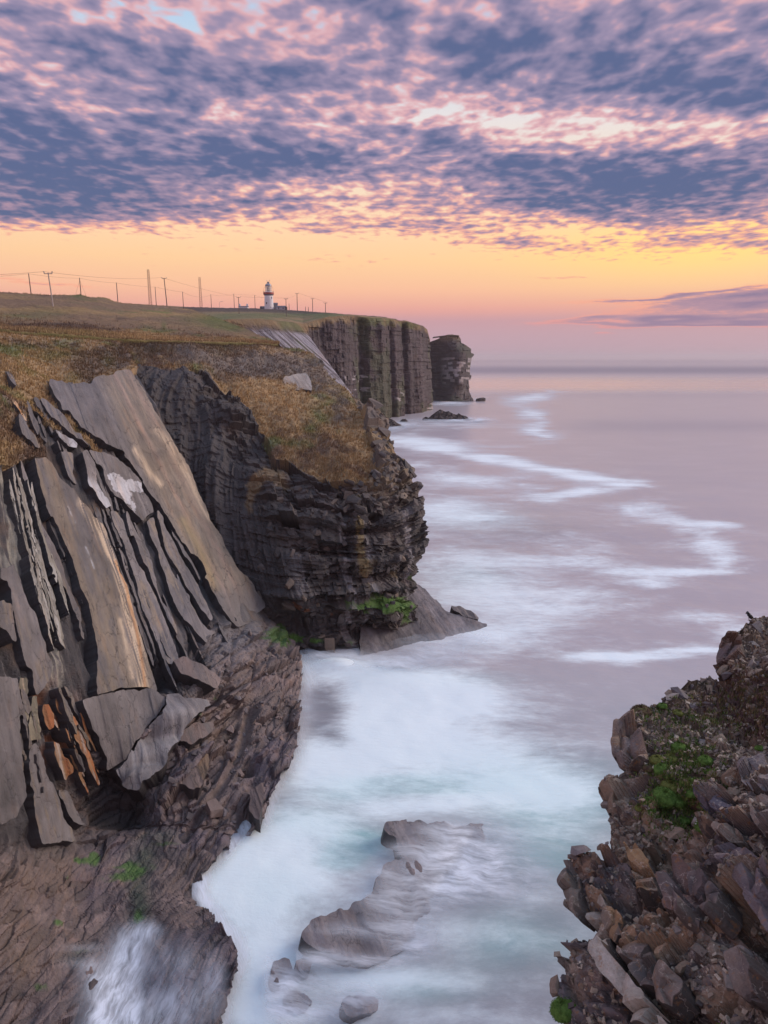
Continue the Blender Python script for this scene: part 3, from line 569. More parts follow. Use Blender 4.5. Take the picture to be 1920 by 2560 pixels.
    b = mixc(b, (.21, .135, .07), np.clip(splat(PX, PY, [(60, 2280, 90, 120, .6), (150, 2180, 70, 60, .45), (40, 2420, 60, 80, .35), (560, 1800, 60, 60, .4), (440, 2000, 40, 30, .4), (620, 1680, 30, 30, .4)])*(.7+.7*fbm(P, .7, 3, .6, 51)), 0, 1)*.7)
    b = mixc(b, (.16, .155, .165), np.clip(splat(PX, PY, [(560, 1600, 70, 60, .9), (620, 1560, 60, 40, .9), (520, 1700, 60, 40, .4)]), 0, 1)*.7)
    b = mixc(b, (.045, .07, .045), np.clip(splat(PX, PY, [(355, 2150, 40, 40, .9), (345, 2230, 30, 50, 1.), (350, 2290, 30, 36, .8), (390, 2090, 50, 20, .8), (200, 2390, 50, 20, .45)])*(.8+.6*fbm(P, .8, 3, .6, 58)), 0, 1)*.8)
    col = mixc(col, b, shelf); col = mixc(col, SHALE*.7, np.clip(splat(PX, PY, [(300, 2010, 85, 50, 1.2), (250, 1960, 50, 60, .9), (395, 1695, 45, 40, 1.1), (480, 1650, 50, 30, .7), (350, 2060, 60, 16, .7)]), 0, 1)*.85)  # overhang and hollows darkened: their shade put into the wet shale colour
    alg = smooth(splat(PX, PY, [(205, 2150, 26, 14, 1.), (240, 2140, 16, 22, .9), (330, 2170, 70, 22, .9), (290, 2200, 60, 14, .9), (350, 2290, 28, 36, .8), (200, 2380, 40, 16, .6), (140, 2310, 26, 16, .7), (100, 2470, 26, 20, .7), (160, 2200, 20, 16, .6), (555, 1735, 22, 9, .8), (500, 1780, 16, 9, .8), (530, 2000, 9, 16, .8), (700, 1590, 44, 30, 1.2), (400, 2110, 60, 12, .7), (630, 1840, 6, 16, .5), (640, 1960, 12, 12, .4)])+fbm(P, 1.1, 4, .65, 53)*.6, .5, .85)
    col = mixc(col, ALGAE*np.array((.75, .85, 1.)), alg*.8)
    g = grasscol(P, 1.6, 5); g = mixc(g, SOIL*.9, smooth(splat(PX, PY, [(60, 860, 120, 16, .7), (230, 890, 90, 26, .8), (215, 930, 50, 26, .9), (300, 900, 60, 22, .7), (330, 870, 40, 20, .6)])+fbm(P, .5, 4, .65, 8)*.6, .3, .7)*.85)
    g = mixc(g, OCHRE*1.4, np.clip(splat(PX, PY, [(100, 930, 70, 26, .9), (60, 960, 40, 40, .7), (120, 1020, 40, 30, .5)])*(.7+.7*fbm(P, .7, 3, .6, 9)), 0, 1)*.6); g = mixc(g, GREEN, np.clip(splat(PX, PY, [(50, 870, 60, 8, .9), (140, 890, 50, 14, .7), (270, 900, 16, 16, .5), (180, 945, 20, 12, .5)]), 0, 1)*.7)
    col = mixc(col, g, gw)
    H = P.copy()
    P, at = skirt(P, {'col': col}, 'R', (.4, 1., 2., 4., 6.), -.12); P, at = skirt(P, at, 'B', (1,), (0, -1, -3))
    o = tag(grid_obj('cliff', P, rock_wall, at), kind='structure'); return o, P0, n, PX, PY, H, gw, shelf, col
cliff, LP0, LN, LPX, LPY, LP, LG, LSH, LC = make_left()
ZM = {'A': (0, 850, 2.37), 'B': (0, 1400, 2.0738), '1': (0, 900, 4.74), '2': (300, 900, 4.1475), '3': (0, 1250, 4.74), '4': (300, 1250, 4.1475), '5': (0, 1650, 4.1475), '6': (350, 1650, 3.95), '0': (0, 0, 1.)}
def zp(*segs): return [(ZM[k][0]+x/ZM[k][2], ZM[k][1]+y/ZM[k][2]) for k, pts in segs for x, y in pts]
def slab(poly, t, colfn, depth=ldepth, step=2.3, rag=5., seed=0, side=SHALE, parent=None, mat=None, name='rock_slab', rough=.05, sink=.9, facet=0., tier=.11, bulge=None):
    p = np.array(poly); x0, y0 = p.min(0)-8; x1, y1 = p.max(0)+8
    xs = np.arange(x0, x1, step); ys = np.arange(y0, y1, step); X, Y = np.meshgrid(xs, ys)
    S = strata(X, Y); B0 = np.stack([X*.07, Y*.07, 0*X+seed], -1); q = np.stack([S[..., 0]*.5, S[..., 1]*1.1, 0*X+seed*3.7], -1) if depth is ldepth else np.stack([X*.03, Y*.03, 0*X+seed*3.7], -1)
    wx = fbm(q, 1., 4, .6, seed)*rag*1.8; wy = fbm(q, 1., 4, .6, seed+50)*rag*1.8
    if p[:, 1].mean() > 1690 and depth is ldepth: wx = wx+fbm(B0, .3, 4, .65, seed+4)*rag*2.2; wy = wy+fbm(B0, .3, 4, .65, seed+5)*rag*2.2
    vc = voro(np.stack([q[..., 0]*1.2, q[..., 1]*.9, 0*X+seed], -1), 1., seed)[0]; wx = wx+(vc[..., 0]-.5)*rag*1.2; wy = wy+(vc[..., 1]-.5)*rag*1.4
    m = inpoly(X+wx, Y+wy, p); c = m[:-1, :-1] & m[1:, :-1] & m[1:, 1:] & m[:-1, 1:]
    B = P3(X, Y, depth(X, Y)); n = gnormal(B)
    S = strata(X, Y)
    relief = rough*2.2*fbm(S, .5, 3, .6, seed)+rough*fbm(B, .8, 3, .6, seed+7)
    if facet: relief = relief+facets(B, facet, .42/facet, .75, seed)[0]
    else:                                              # thin sheets broken off along the dip, and cross joints
        cj = np.stack([S[..., 0]*.30+.25*fbm(S, 1., 2, .5, seed), S[..., 1]*.75, 0*X], -1); fj, cc, kk = facets(cj, 1., .10, .06, seed+3)
        tq = 2.4*fbm(S*np.array((1, .55, 1)), .33, 3, .55, seed+21)+.5; relief = relief+tier*(np.floor(tq)+smooth(tq-np.floor(tq), .72, 1.))+fj*(tier > .06)*(.5+.5*smooth(fbm(B, .12, 2, .5, seed), -.1, .3))
    if bulge: relief = relief+splat(X, Y, bulge)
    top = B+n*(t*.6+relief)[..., None]
    i = np.arange(X.size).reshape(X.shape)
    Fq = np.stack([i[:-1, :-1], i[1:, :-1], i[1:, 1:], i[:-1, 1:]], -1)[c]
    if len(Fq) == 0: return None
    e = np.concatenate([Fq[:, [a, (a+1) % 4]] for a in range(4)]); key = np.sort(e, 1); k1 = key[:, 0]*X.size+key[:, 1]
    u, inv, cnt = np.unique(k1, return_inverse=True, return_counts=True); be = e[cnt[inv] == 1]
    C = colfn(X, Y, B, S)
    bv = np.unique(be); mp = np.full(X.size, -1); mp[bv] = np.arange(len(bv))
    used = np.unique(Fq); um = np.full(X.size, -1); um[used] = np.arange(len(used))
    V1 = top.reshape(-1, 3)[used]; V2 = (B-n*sink).reshape(-1, 3)[bv]; eb = mp[be]; deg = np.bincount(eb.ravel(), minlength=len(bv))[:, None]
    def relax(A):                                      # take the grid steps out of the broken edge
        for _ in range(4):
            acc = np.zeros_like(A); np.add.at(acc, eb[:, 0], A[eb[:, 1]]); np.add.at(acc, eb[:, 1], A[eb[:, 0]]); A = A*.4+acc/deg*.6
        return A
    V1[um[bv]] = relax(V1[um[bv]]); V2 = relax(V2); V3 = V1[um[bv]]-n.reshape(-1, 3)[bv]*.03
    o2 = len(used); o3 = o2+len(bv)
    F2 = np.stack([um[be[:, 1]], um[be[:, 0]], o3+mp[be[:, 0]], o3+mp[be[:, 1]]], -1); F3 = np.stack([o3+mp[be[:, 1]], o3+mp[be[:, 0]], o2+mp[be[:, 0]], o2+mp[be[:, 1]]], -1)
    Cc = C.reshape(-1, 3); sd = np.broadcast_to(side, (len(bv), 3))*(1.+.7*fbm(B.reshape(-1, 3)[bv], .9, 3, .6, seed))[:, None]  # broken edges darker than the tops: shale colour with shade painted in
    cols = np.concatenate([Cc[used], sd, sd]); scs = np.concatenate([S.reshape(-1, 3)[used], S.reshape(-1, 3)[bv]+5, S.reshape(-1, 3)[bv]])
    return mesh_obj(name, np.concatenate([V1, V2, V3]), np.concatenate([um[Fq], F2, F3]), mat or rock_slab, parent or cliff, {'col': cols, 'sc': scs})
def streaky(c1, c2, s=1.2, seed=0, c3=None, t3=.25):
    def f(X, Y, B, S):
        a = fbm(S, s, 4, .6, seed); c = mixc(col0(X.shape, c1), c2, smooth(a, -.3, .35))
        c = c*(.9+.35*fbm(B, .35, 3, .6, seed+5))[..., None]
        if c3 is not None: c = mixc(c, c3, smooth(fbm(S*np.array((1, .6, 1)), s*1.7, 3, .6, seed+9), t3, t3+.2)*.8)
        return c
    return f
def main_col(X, Y, B, S):
    c = streaky(SLABGREY*.82, SLABGREY*1.02, 1., 3)(X, Y, B, S)
    u = X-(Y-900)*.50                                  # position across the sheet
    tan = smooth(u, 195, 235); c = mixc(c, mixc(col0(X.shape, TAN*.82), TAN*1.1, smooth(fbm(S, 1.5, 3, .6, 5), -.3, .3)), tan*.85)
    pink = np.exp(-((u-262)/7)**2)+.7*np.exp(-((u-300)/9)**2); c = mixc(c, (.37, .255, .2), np.clip(pink*(.6+.6*fbm(S, 2.5, 3, .6, 6)), 0, 1)*.8)
    edge = np.exp(-((polydist(X, Y, [(385, 1080), (415, 1110), (445, 1160), (470, 1205), (500, 1270), (520, 1300)]))/9)**2); c = mixc(c, CREAM*.85, np.clip(edge*(.75+.8*fbm(S, 3.5, 2, .5, 7)), 0, 1)*.8)
    cr = np.exp(-(polydist(X, Y, [(330, 1130), (350, 1160), (365, 1185), (395, 1215)])/8)**2); c = mixc(c, CREAM, np.clip(cr*(.8+.9*fbm(S, 3, 2, .5, 8)), 0, 1)*.8)
    y2 = np.exp(-(polydist(X, Y, [(455, 1310), (490, 1370), (515, 1425), (530, 1480)])/14)**2); c = mixc(c, (.33, .245, .12), y2*.6)
    br = np.exp(-(polydist(X, Y, [(370, 1080), (395, 1130), (385, 1150), (350, 1100)])/16)**2); c = mixc(c, SHALE*1.5, np.clip(br*(.7+1.2*fbm(B, .6, 3, .6, 3)), 0, 1)*.6)
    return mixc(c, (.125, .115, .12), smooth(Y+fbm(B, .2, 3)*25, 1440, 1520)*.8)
def big_col(X, Y, B, S):
    c = streaky(SLABGREY*.78, TAN*.85, .7, 13)(X, Y, B, S)
    line = [(200, 1265), (222, 1300), (248, 1350), (272, 1410), (293, 1470), (310, 1540), (326, 1610), (338, 1670), (346, 1730)]
    d = polydist(X, Y, line); side = np.clip(1-d/24, 0, 1)
    st = fbm(S*np.array((1, .3, 1)), 5., 2, .5, 14)
    c = mixc(c, CREAM*.95, np.clip(side*1.5, 0, 1)*smooth(st, -.35, .15)*.85); c = mixc(c, ORANGE, np.exp(-(polydist(X, Y, [(q[0]+8, q[1]) for q in line[3:]])/4.5)**2)*.7)
    c = mixc(c, CREAM*.9, np.exp(-(polydist(X, Y, [(285, 1560), (305, 1640), (320, 1700)])/6)**2)*.7)
    w = np.exp(-(polydist(X, Y, [(202, 1375), (212, 1400), (222, 1430)])/2.5)**2)+np.exp(-(polydist(X, Y, [(158, 1275), (172, 1305), (178, 1315)])/2)**2)
    return mixc(c, PALE*.9, np.clip(w*(.5+1.5*fbm(S, 4., 3, .6, 3)), 0, 1)*.7)
WHITE = zp(('1', [(1280, 1345), (1390, 1390), (1440, 1460), (1500, 1430), (1600, 1460), (1700, 1560), (1600, 1600), (1480, 1580), (1520, 1700), (1560, 1760), (1580, 1850), (1430, 1700), (1330, 1560), (1240, 1400)]))
def pale_col(X, Y, B, S):
    c = streaky(SLABGREY*.8, SLABGREY*.95, .7, 23)(X, Y, B, S)
    q = np.stack([X*.05, Y*.05, 0*X], -1); w = inpoly(X+fbm(q, 1.5, 3, .6, 1)*12, Y+fbm(q, 1.5, 3, .6, 2)*12, WHITE).astype(float)
    c = mixc(c, PALE*.95, w*(.85+.25*fbm(B, 1.2, 3, .6, 4))); return mixc(c, SLABGREY*1.5, smooth(fbm(S, 2., 3, .6, 25), .25, .4)*.5)
def paleend(X, Y, B, S):
    c = streaky(SLABGREY*.95, SLABGREY*1.25, 1.4, 27)(X, Y, B, S); return mixc(c, PALE*.85, smooth(Y+fbm(B, .4, 2)*20, 1185, 1225)*.8)
gs_ = streaky(SLABGREY*.95, SLABGREY*1.2, 1.2, 31, TAN*1.05, .2); gd_ = streaky(SLABGREY*.72, SLABGREY*.95, .9, 35, TAN*.8, .25); rs_ = streaky(RUST*1.3, (.30, .17, .085), 1., 37, (.36, .30, .26), .2); wet_ = streaky((.17, .155, .16), (.25, .235, .24), .5, 39)
olive_ = streaky((.165, .145, .105), (.235, .20, .14), 1., 41, CREAM*.6, .3)
SL = [
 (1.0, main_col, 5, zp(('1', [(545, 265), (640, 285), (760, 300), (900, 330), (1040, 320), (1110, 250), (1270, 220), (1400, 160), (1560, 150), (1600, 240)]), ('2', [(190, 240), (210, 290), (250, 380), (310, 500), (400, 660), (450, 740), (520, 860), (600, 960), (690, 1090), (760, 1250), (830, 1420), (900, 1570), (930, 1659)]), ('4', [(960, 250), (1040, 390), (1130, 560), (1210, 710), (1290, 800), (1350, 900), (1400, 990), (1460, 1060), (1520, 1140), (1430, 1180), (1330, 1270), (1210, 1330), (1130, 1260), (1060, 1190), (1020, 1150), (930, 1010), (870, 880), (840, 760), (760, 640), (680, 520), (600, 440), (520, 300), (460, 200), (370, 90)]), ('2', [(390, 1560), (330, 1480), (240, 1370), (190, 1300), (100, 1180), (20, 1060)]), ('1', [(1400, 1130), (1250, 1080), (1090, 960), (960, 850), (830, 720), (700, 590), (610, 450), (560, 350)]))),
 (.75, pale_col, 5, zp(('1', [(1010, 1050), (1200, 1120), (1350, 1180), (1500, 1290), (1640, 1440)]), ('2', [(190, 1325), (255, 1430), (320, 1545)]), ('4', [(330, 140), (250, 190), (230, 240), (160, 190), (60, 90), (0, 50)]), ('1', [(1420, 1700), (1330, 1620), (1250, 1480), (1180, 1290), (1110, 1230), (1060, 1130)]))),
 (.7, gd_, 4, zp(('1', [(440, 470), (520, 490), (600, 560), (740, 700), (880, 870), (1010, 990), (1050, 1060), (900, 960), (760, 880), (640, 760), (540, 640)]))),
 (.8, streaky(SLABGREY*1.2, PALE*.8, 1.2, 43), 4, zp(('1', [(590, 850), (720, 900), (830, 940), (900, 1020), (870, 1090), (790, 1050), (700, 980), (640, 960)]))),
 (.5, gs_, 4, zp(('1', [(690, 1090), (760, 1070), (860, 1110), (870, 1200), (860, 1330), (900, 1490), (870, 1470), (800, 1380), (760, 1260), (720, 1180)]))),
 (.9, paleend, 4, zp(('1', [(920, 1110), (1010, 1070), (1060, 1150), (1090, 1220), (1100, 1390), (1150, 1520), (1250, 1680), (1290, 1750), (1220, 1790), (1120, 1680), (1010, 1550), (970, 1460), (960, 1300), (930, 1200)]))),
 (.35, gs_, 4, zp(('3', [(1270, 90), (1350, 150)]), ('4', [(0, 200), (40, 300), (80, 420), (130, 590), (170, 690), (230, 760), (260, 860), (330, 980), (390, 1100), (440, 1230), (500, 1380), (550, 1530), (590, 1650), (600, 1700), (500, 1740), (460, 1650), (400, 1520), (330, 1390), (280, 1240), (220, 1120), (150, 920), (90, 740), (30, 560), (0, 470)]), ('3', [(1330, 300)]))),
 (.9, gs_, 3, zp(('4', [(20, 130), (60, 160), (110, 280), (160, 390), (220, 540), (290, 660), (330, 790), (380, 930), (440, 1090), (510, 1230), (570, 1340), (600, 1490), (560, 1400), (500, 1320), (430, 1170), (370, 1010), (310, 920), (240, 730), (200, 680), (170, 600), (110, 400), (80, 410), (20, 200)]))),
 (.45, gs_, 4, zp(('4', [(240, 230), (340, 170), (360, 260), (390, 400), (430, 520), (500, 650), (580, 800), (680, 960), (770, 1120), (870, 1290), (910, 1340), (990, 1360), (930, 1430), (870, 1490), (800, 1430), (690, 1330), (600, 1180), (520, 1010), (440, 800), (380, 660), (360, 560), (290, 430), (265, 300)]))),
 (.8, gs_, 3, zp(('4', [(360, 100), (430, 200), (450, 300), (500, 380), (560, 480), (640, 640), (700, 730), (790, 900), (860, 1060), (910, 1170), (950, 1270), (910, 1310), (860, 1240), (780, 1110), (690, 960), (610, 800), (540, 690), (440, 530), (410, 420), (385, 300), (355, 200)]))),
 (.5, gd_, 2, zp(('4', [(500, 270), (560, 380), (640, 490), (700, 600), (780, 720), (850, 870), (800, 830), (715, 690), (640, 590), (590, 480), (530, 390)]))),
 (1.1, big_col, 4, zp(('1', [(345, 1190), (470, 1190), (560, 1260), (640, 1380), (740, 1480), (850, 1580), (920, 1690), (1000, 1780), (1090, 1890)]), ('3', [(1110, 240), (1190, 380), (1270, 570), (1340, 740), (1400, 930), (1460, 1120), (1520, 1310), (1590, 1560), (1640, 1700)]), ('5', [(1500, 10), (1560, 150), (1610, 360), (1480, 320), (1350, 320), (1180, 320), (1080, 360), (920, 390), (930, 260), (950, 80)]), ('3', [(1065, 1830), (1050, 1620), (1010, 1420), (980, 1240), (900, 1080), (850, 900), (800, 740), (740, 620), (690, 560), (600, 330), (540, 210), (480, 80)]), ('1', [(500, 1740), (420, 1520), (380, 1350)]))),
 (.35, gd_, 4, zp(('3', [(380, 60), (420, 40), (470, 200), (530, 330), (620, 540), (680, 660), (740, 800), (770, 920), (830, 1060), (890, 1200), (920, 1330), (940, 1460), (990, 1700), (960, 1640), (900, 1440), (840, 1290), (780, 1160), (700, 1010), (640, 880), (560, 720), (480, 560), (420, 330)]))),
 (.6, gd_, 4, zp(('3', [(0, 820), (100, 780), (190, 950), (240, 1150), (290, 1290), (370, 1430), (420, 1590), (480, 1720), (550, 1880)]), ('5', [(500, 30), (510, 80), (470, 190), (400, 310), (350, 380), (300, 380), (270, 160), (230, 100), (200, 0)]), ('3', [(150, 1600), (110, 1420), (80, 1180), (30, 1000), (-80, 960), (-80, 820)]))),
 (.9, gd_, 4, zp(('3', [(-200, 1220), (60, 1240), (90, 1420), (130, 1600), (140, 1700), (60, 1680), (0, 1600), (-200, 1500)]))),
 (1.2, streaky(SLABGREY*.72, SLABGREY*.9, .8, 45), 4, zp(('5', [(-400, 200), (100, 200), (150, 440), (200, 560), (110, 600), (100, 760), (130, 970), (130, 1300), (140, 1450), (60, 1640), (0, 1700), (-400, 1800)]))),
 (.6, olive_, 3, zp(('5', [(150, 200), (220, 180), (250, 400), (265, 590), (215, 740), (180, 560), (150, 350)]))),
 (.8, olive_, 3, zp(('5', [(270, 390), (340, 360), (360, 600), (380, 840), (300, 850), (260, 860), (220, 780), (265, 620)]))),
 (.8, gd_, 4, zp(('5', [(250, 960), (290, 870), (370, 880), (400, 1000), (430, 1130), (520, 1320), (590, 1480), (620, 1640), (720, 1750), (760, 1900), (340, 1950), (290, 1650), (250, 1300), (230, 1100)]))),
 (.75, rs_, 4, zp(('5', [(690, 540), (740, 580), (800, 740), (860, 860), (920, 980), (950, 1130), (990, 1230), (960, 1330), (900, 1180), (830, 1050), (770, 920), (720, 790), (690, 650)]))),
 (.5, rs_, 3, zp(('5', [(410, 460), (470, 470), (520, 580), (510, 700), (480, 750), (430, 650), (410, 540)]))),
 (.6, rs_, 3, zp(('5', [(500, 820), (560, 880), (620, 1000), (680, 1090), (690, 1180), (640, 1290), (600, 1200), (550, 1080), (500, 960)]))),
 (1.4, streaky(SLABGREY*.82, SLABGREY*1.0, .6, 47), 4, zp(('5', [(760, 420), (900, 395), (1080, 368), (1180, 330), (1350, 330), (1480, 335), (1620, 370), (1700, 440), (1640, 560), (1500, 720), (1370, 870), (1280, 1020), (1140, 1120), (1020, 1150), (1010, 1000), (950, 870), (880, 700), (830, 580)]))),
 (1.6, wet_, 5, zp(('B', [(830, 720), (900, 720), (960, 740), (1040, 745), (1050, 780), (1000, 830), (940, 880), (920, 960), (880, 1010), (870, 1080), (830, 1140), (780, 1170), (740, 1220), (690, 1230), (640, 1190), (590, 1130), (555, 1090), (600, 1060), (660, 1000), (720, 920), (780, 850), (830, 790)]))),
 (.6, gd_, 4, zp(('5', [(560, 1330), (650, 1330), (700, 1400), (800, 1600), (860, 1720), (800, 1740), (650, 1620), (590, 1450)]))),
 (.8, gd_, 3, zp(('1', [(175, 660), (200, 640), (300, 820), (390, 930), (440, 1060), (420, 1100), (320, 1000), (230, 900), (180, 800)]))),
 (.7, streaky(CREAM*.8, ORANGE*.8, 1.5, 49), 2, zp(('1', [(90, 470), (150, 500), (210, 590), (270, 700), (310, 820), (250, 740), (190, 640), (120, 540)]))),
 (.6, gd_, 3, zp(('1', [(30, 160), (140, 180), (200, 370), (150, 330), (70, 250)]))),
 (.9, streaky(BROWN*1.25, SLABGREY*.75, .7, 51), 4, zp(('6', [(400, 720), (520, 630), (700, 640), (740, 720), (600, 830), (480, 880), (380, 830)]))),
 (.9, streaky((.19, .13, .085), BROWN*1.2, .7, 53), 4, zp(('6', [(490, 1090), (650, 960), (660, 1120), (600, 1320), (400, 1280), (350, 1260)]))),
 (.9, streaky(BROWN*1.1, (.16, .13, .135), .7, 55), 4, zp(('6', [(1060, 1350), (1210, 1280), (1200, 1640), (1120, 1600), (1050, 1540)]))),
 (1.2, streaky((.17, .14, .135), BROWN*1.3, .7, 57), 4, zp(('B', [(880, 545), (930, 520), (1010, 560), (1080, 590), (1130, 640), (1100, 690), (1000, 640), (930, 620)]))),
]
for k, (t, cf, rag, poly) in enumerate(SL):
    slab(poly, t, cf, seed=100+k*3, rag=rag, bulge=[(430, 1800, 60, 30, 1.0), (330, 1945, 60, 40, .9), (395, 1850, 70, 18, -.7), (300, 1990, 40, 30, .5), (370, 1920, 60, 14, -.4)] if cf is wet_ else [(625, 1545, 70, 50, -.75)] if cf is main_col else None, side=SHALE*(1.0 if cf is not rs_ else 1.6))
# thin upended blades of the broken beds
for k in range(26):
    f = random.random(); x0 = 4+f*56; x1 = 116+f*74; y0 = 1165+random.random()*330; y1 = min(1650, y0+random.uniform(90, 260))
    w = 2.5+random.random()*5.; n_ = 7; pts = []
    for i in range(n_):
        s = i/(n_-1); y = y0+(y1-y0)*s; x = x0+(x1-x0)*(max(0., y-1160)/470)**1.15; pts.append((x, y, w*math.sin(math.pi*min(1, .12+s*.85))))
    poly = [(x-q, y) for x, y, q in pts]+[(x+q, y) for x, y, q in reversed(pts)]
    slab(poly, .3+.9*random.random(), streaky((.22, .20, .165), (.36, .34, .31), 2., 61+k), seed=300+k, rag=5., step=1.8)
# lesser strips of bedding showing in the gaps
for k in range(74):
    y0 = random.uniform(1130, 1560); x0 = random.uniform(40, 250)+(y0-1130)*random.uniform(.15, .75); L = random.uniform(70, 240); w = random.uniform(2.5, 8.); n_ = 6; pts = []
    if k > 62: y0 = random.uniform(985, 1110); x0 = random.uniform(10, 90)+(y0-985)*.8; L = random.uniform(40, 100); w = random.uniform(4, 10)
    for i in range(n_):
        s = i/(n_-1); y = y0+L*s; x = -436+(x0+436)*(y+623)/(y0+623); pts.append((x, y, w*math.sin(math.pi*min(1, .12+s*.85))))
    if pts[-1][0] > LR(pts[-1][1])-14: continue
    g = random.uniform(.6, 1.1)
    slab([(x-q, y) for x, y, q in pts]+[(x+q, y) for x, y, q in reversed(pts)], random.uniform(-.15, .35), streaky(SLABGREY*g*.8, SLABGREY*g*1.1, 1.6, 401+k), seed=900+k, rag=4., step=2.2)
for k in range(30):                                  # rusty and grey splinters at the foot of the broken beds
    rust_ = k < 16; y0 = random.uniform(1715, 1900); x0 = (random.uniform(92, 185)+(y0-1715)*.35) if rust_ else random.uniform(8, 70)+(y0-1715)*.1
    L = random.uniform(50, 130); w = random.uniform(3., 8.); pts = [(x0+L*s*(.42 if rust_ else .2), y0+L*s, w*math.sin(math.pi*min(1, .15+s*.8))) for s in np.linspace(0, 1, 5)]
    g = random.uniform(.7, 1.2); cf = rs_ if rust_ and k % 3 else streaky(SLABGREY*g*.7, TAN*g*.8, 1.6, 501+k)
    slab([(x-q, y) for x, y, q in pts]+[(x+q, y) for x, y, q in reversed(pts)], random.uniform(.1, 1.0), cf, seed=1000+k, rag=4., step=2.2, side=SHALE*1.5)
# pale outcrop on the headland's grass back
slab([(700, 955), (715, 947), (745, 940), (770, 935), (777, 950), (778, 984), (755, 980), (740, 986), (722, 975), (705, 968)], .8, streaky((.30, .25, .21), (.37, .33, .30), 1.2, 71), depth=hdepth, seed=401, rag=4, parent=headland)
# ------------------------------------------------------------------ low ledge, reef, small rocks in the water
def plane_depth(a, b, c):
    q = [P3(p[0], p[1], Yz(p[0], p[1], p[2])) for p in (a, b, c)]
    n = np.cross(q[1]-q[0], q[2]-q[0]); d = n@(q[0]-np.array([0, 0, CAMZ]))
    def f(px, py):
        x, y, z = ray(px, py); return y*d/(n[0]*x+n[1]*y+n[2]*z)
    return f
def free(o, name, label, cat, group=None, kind=None):
    o.parent = None; o.name = name; tag(o, label, cat, group, kind); return o
ledge = slab([(1000, 1440), (1050, 1460), (1062, 1470), (1085, 1492), (1090, 1500), (1112, 1520), (1150, 1537), (1195, 1548), (1225, 1562), (1170, 1592), (1080, 1632), (1000, 1655), (900, 1650), (900, 1560)], .0, streaky((.15, .135, .14), (.22, .20, .21), .5, 81), depth=plane_depth((1040, 1490, 3.2), (1215, 1558, .3), (950, 1648, -.3)), seed=501, rag=4, sink=4, rough=.12, tier=.05)
free(ledge, 'rock_ledge', 'broad wet grey rock ledge sloping into the sea behind the dark headland', 'rock ledge')
o = slab([(1125, 1516), (1150, 1514), (1180, 1526), (1200, 1540), (1196, 1548), (1165, 1545), (1135, 1532)], .5, streaky((.10, .09, .095), (.17, .15, .15), .7, 83), depth=plane_depth((1040, 1490, 3.2), (1215, 1558, .3), (950, 1648, -.3)), seed=503, rag=3, sink=2, rough=.2)
o.parent = ledge
reef = slab([(962, 2054), (962, 2080), (992, 2110), (1001, 2140), (960, 2164), (953, 2187), (941, 2200), (923, 2236), (890, 2251), (830, 2281), (775, 2303), (748, 2334), (781, 2370), (842, 2392), (926, 2410), (1000, 2390), (1060, 2330), (1130, 2270), (1230, 2190), (1300, 2110), (1240, 2066), (1119, 2057), (1068, 2064), (1053, 2054), (1000, 2052)], .0, streaky((.15, .13, .14), (.215, .19, .20), .6, 85), depth=plane_depth((962, 2060, 1.6), (775, 2310, 1.5), (1260, 2120, -.5)), seed=505, rag=6, sink=3, rough=.14, tier=.04)
free(reef, 'reef_rock', 'long flat grey reef rock awash in the middle of the foaming cove', 'rock')
for k, (poly, z, lab) in enumerate([
        ([(682, 2402), (700, 2392), (722, 2390), (733, 2425), (728, 2456), (705, 2465), (684, 2455), (672, 2430)], .75, 'rounded dark rock washed by foam just left of the reef tip'),
        ([(735, 2405), (758, 2400), (782, 2410), (780, 2432), (755, 2436), (738, 2428)], .6, 'small dark rock half under foam below the reef tip'),
        ([(715, 2475), (742, 2466), (768, 2478), (785, 2500), (765, 2520), (728, 2515), (712, 2498)], .5, 'small dark rock awash near the bottom edge of the cove'),
        ([(850, 2505), (890, 2492), (935, 2498), (960, 2515), (930, 2540), (880, 2545), (852, 2530)], .25, 'low rock barely showing through foam at the bottom of the cove')]):
    cx = sum(p[0] for p in poly)/len(poly); cy = sum(p[1] for p in poly)/len(poly)
    o = slab(poly, .0, streaky((.14, .12, .13), (.19, .17, .18), .6, 87+k), depth=plane_depth((cx-30, cy, z+.2), (cx+40, cy-10, z-.3), (cx, cy+30, z)), seed=511+k, rag=4, sink=2.5, rough=.2, tier=.0)
    free(o, 'wave_washed_rock', lab, 'rock', 'rocks awash in the cove')
def islet(px0, px1, top, base, Yc, label, name='rock_islet', bulge=6., nu=90, nv=40, amp=1.):
    px = np.linspace(px0, px1, nu); v = np.linspace(0, 1, nv)[:, None]
    tp = interp(top)(px); bs = interp(base)(px); PY = tp*(1-v)+bs*v; PX = np.broadcast_to(px, PY.shape)
    Y = Yc+(1-v)*bulge-bulge*.6*np.sin(np.pi*(px-px0)/(px1-px0)); P = P3(PX, PY, Y)
    f, ca, cr = facets(P, .35/amp, 2.4*amp, .5, 3); P = P+np.array([0., -.6, .5])*((f+fbm(P, .4/amp, 4, .65, 4)*1.4*amp)*np.sin(np.pi*np.clip(v*.9+.1, 0, 1)))[..., None]
    col = mixc(col0(PY.shape, DARKROCK*.9), DARKROCK*1.8, smooth(ca[..., 0], .5, .9))
    P, at = skirt(P, {'col': col}, 'T', (1, 1), (0, bulge, -bulge*.5)); P, at = skirt(P, at, 'B', (1,), (0, 0, -2))
    o = grid_obj(name, P, rock_far, at); return tag(o, label, 'rock', None)
zz = lambda pts: [(1040+x/7.9, 800+y/7.9) for x, y in pts]
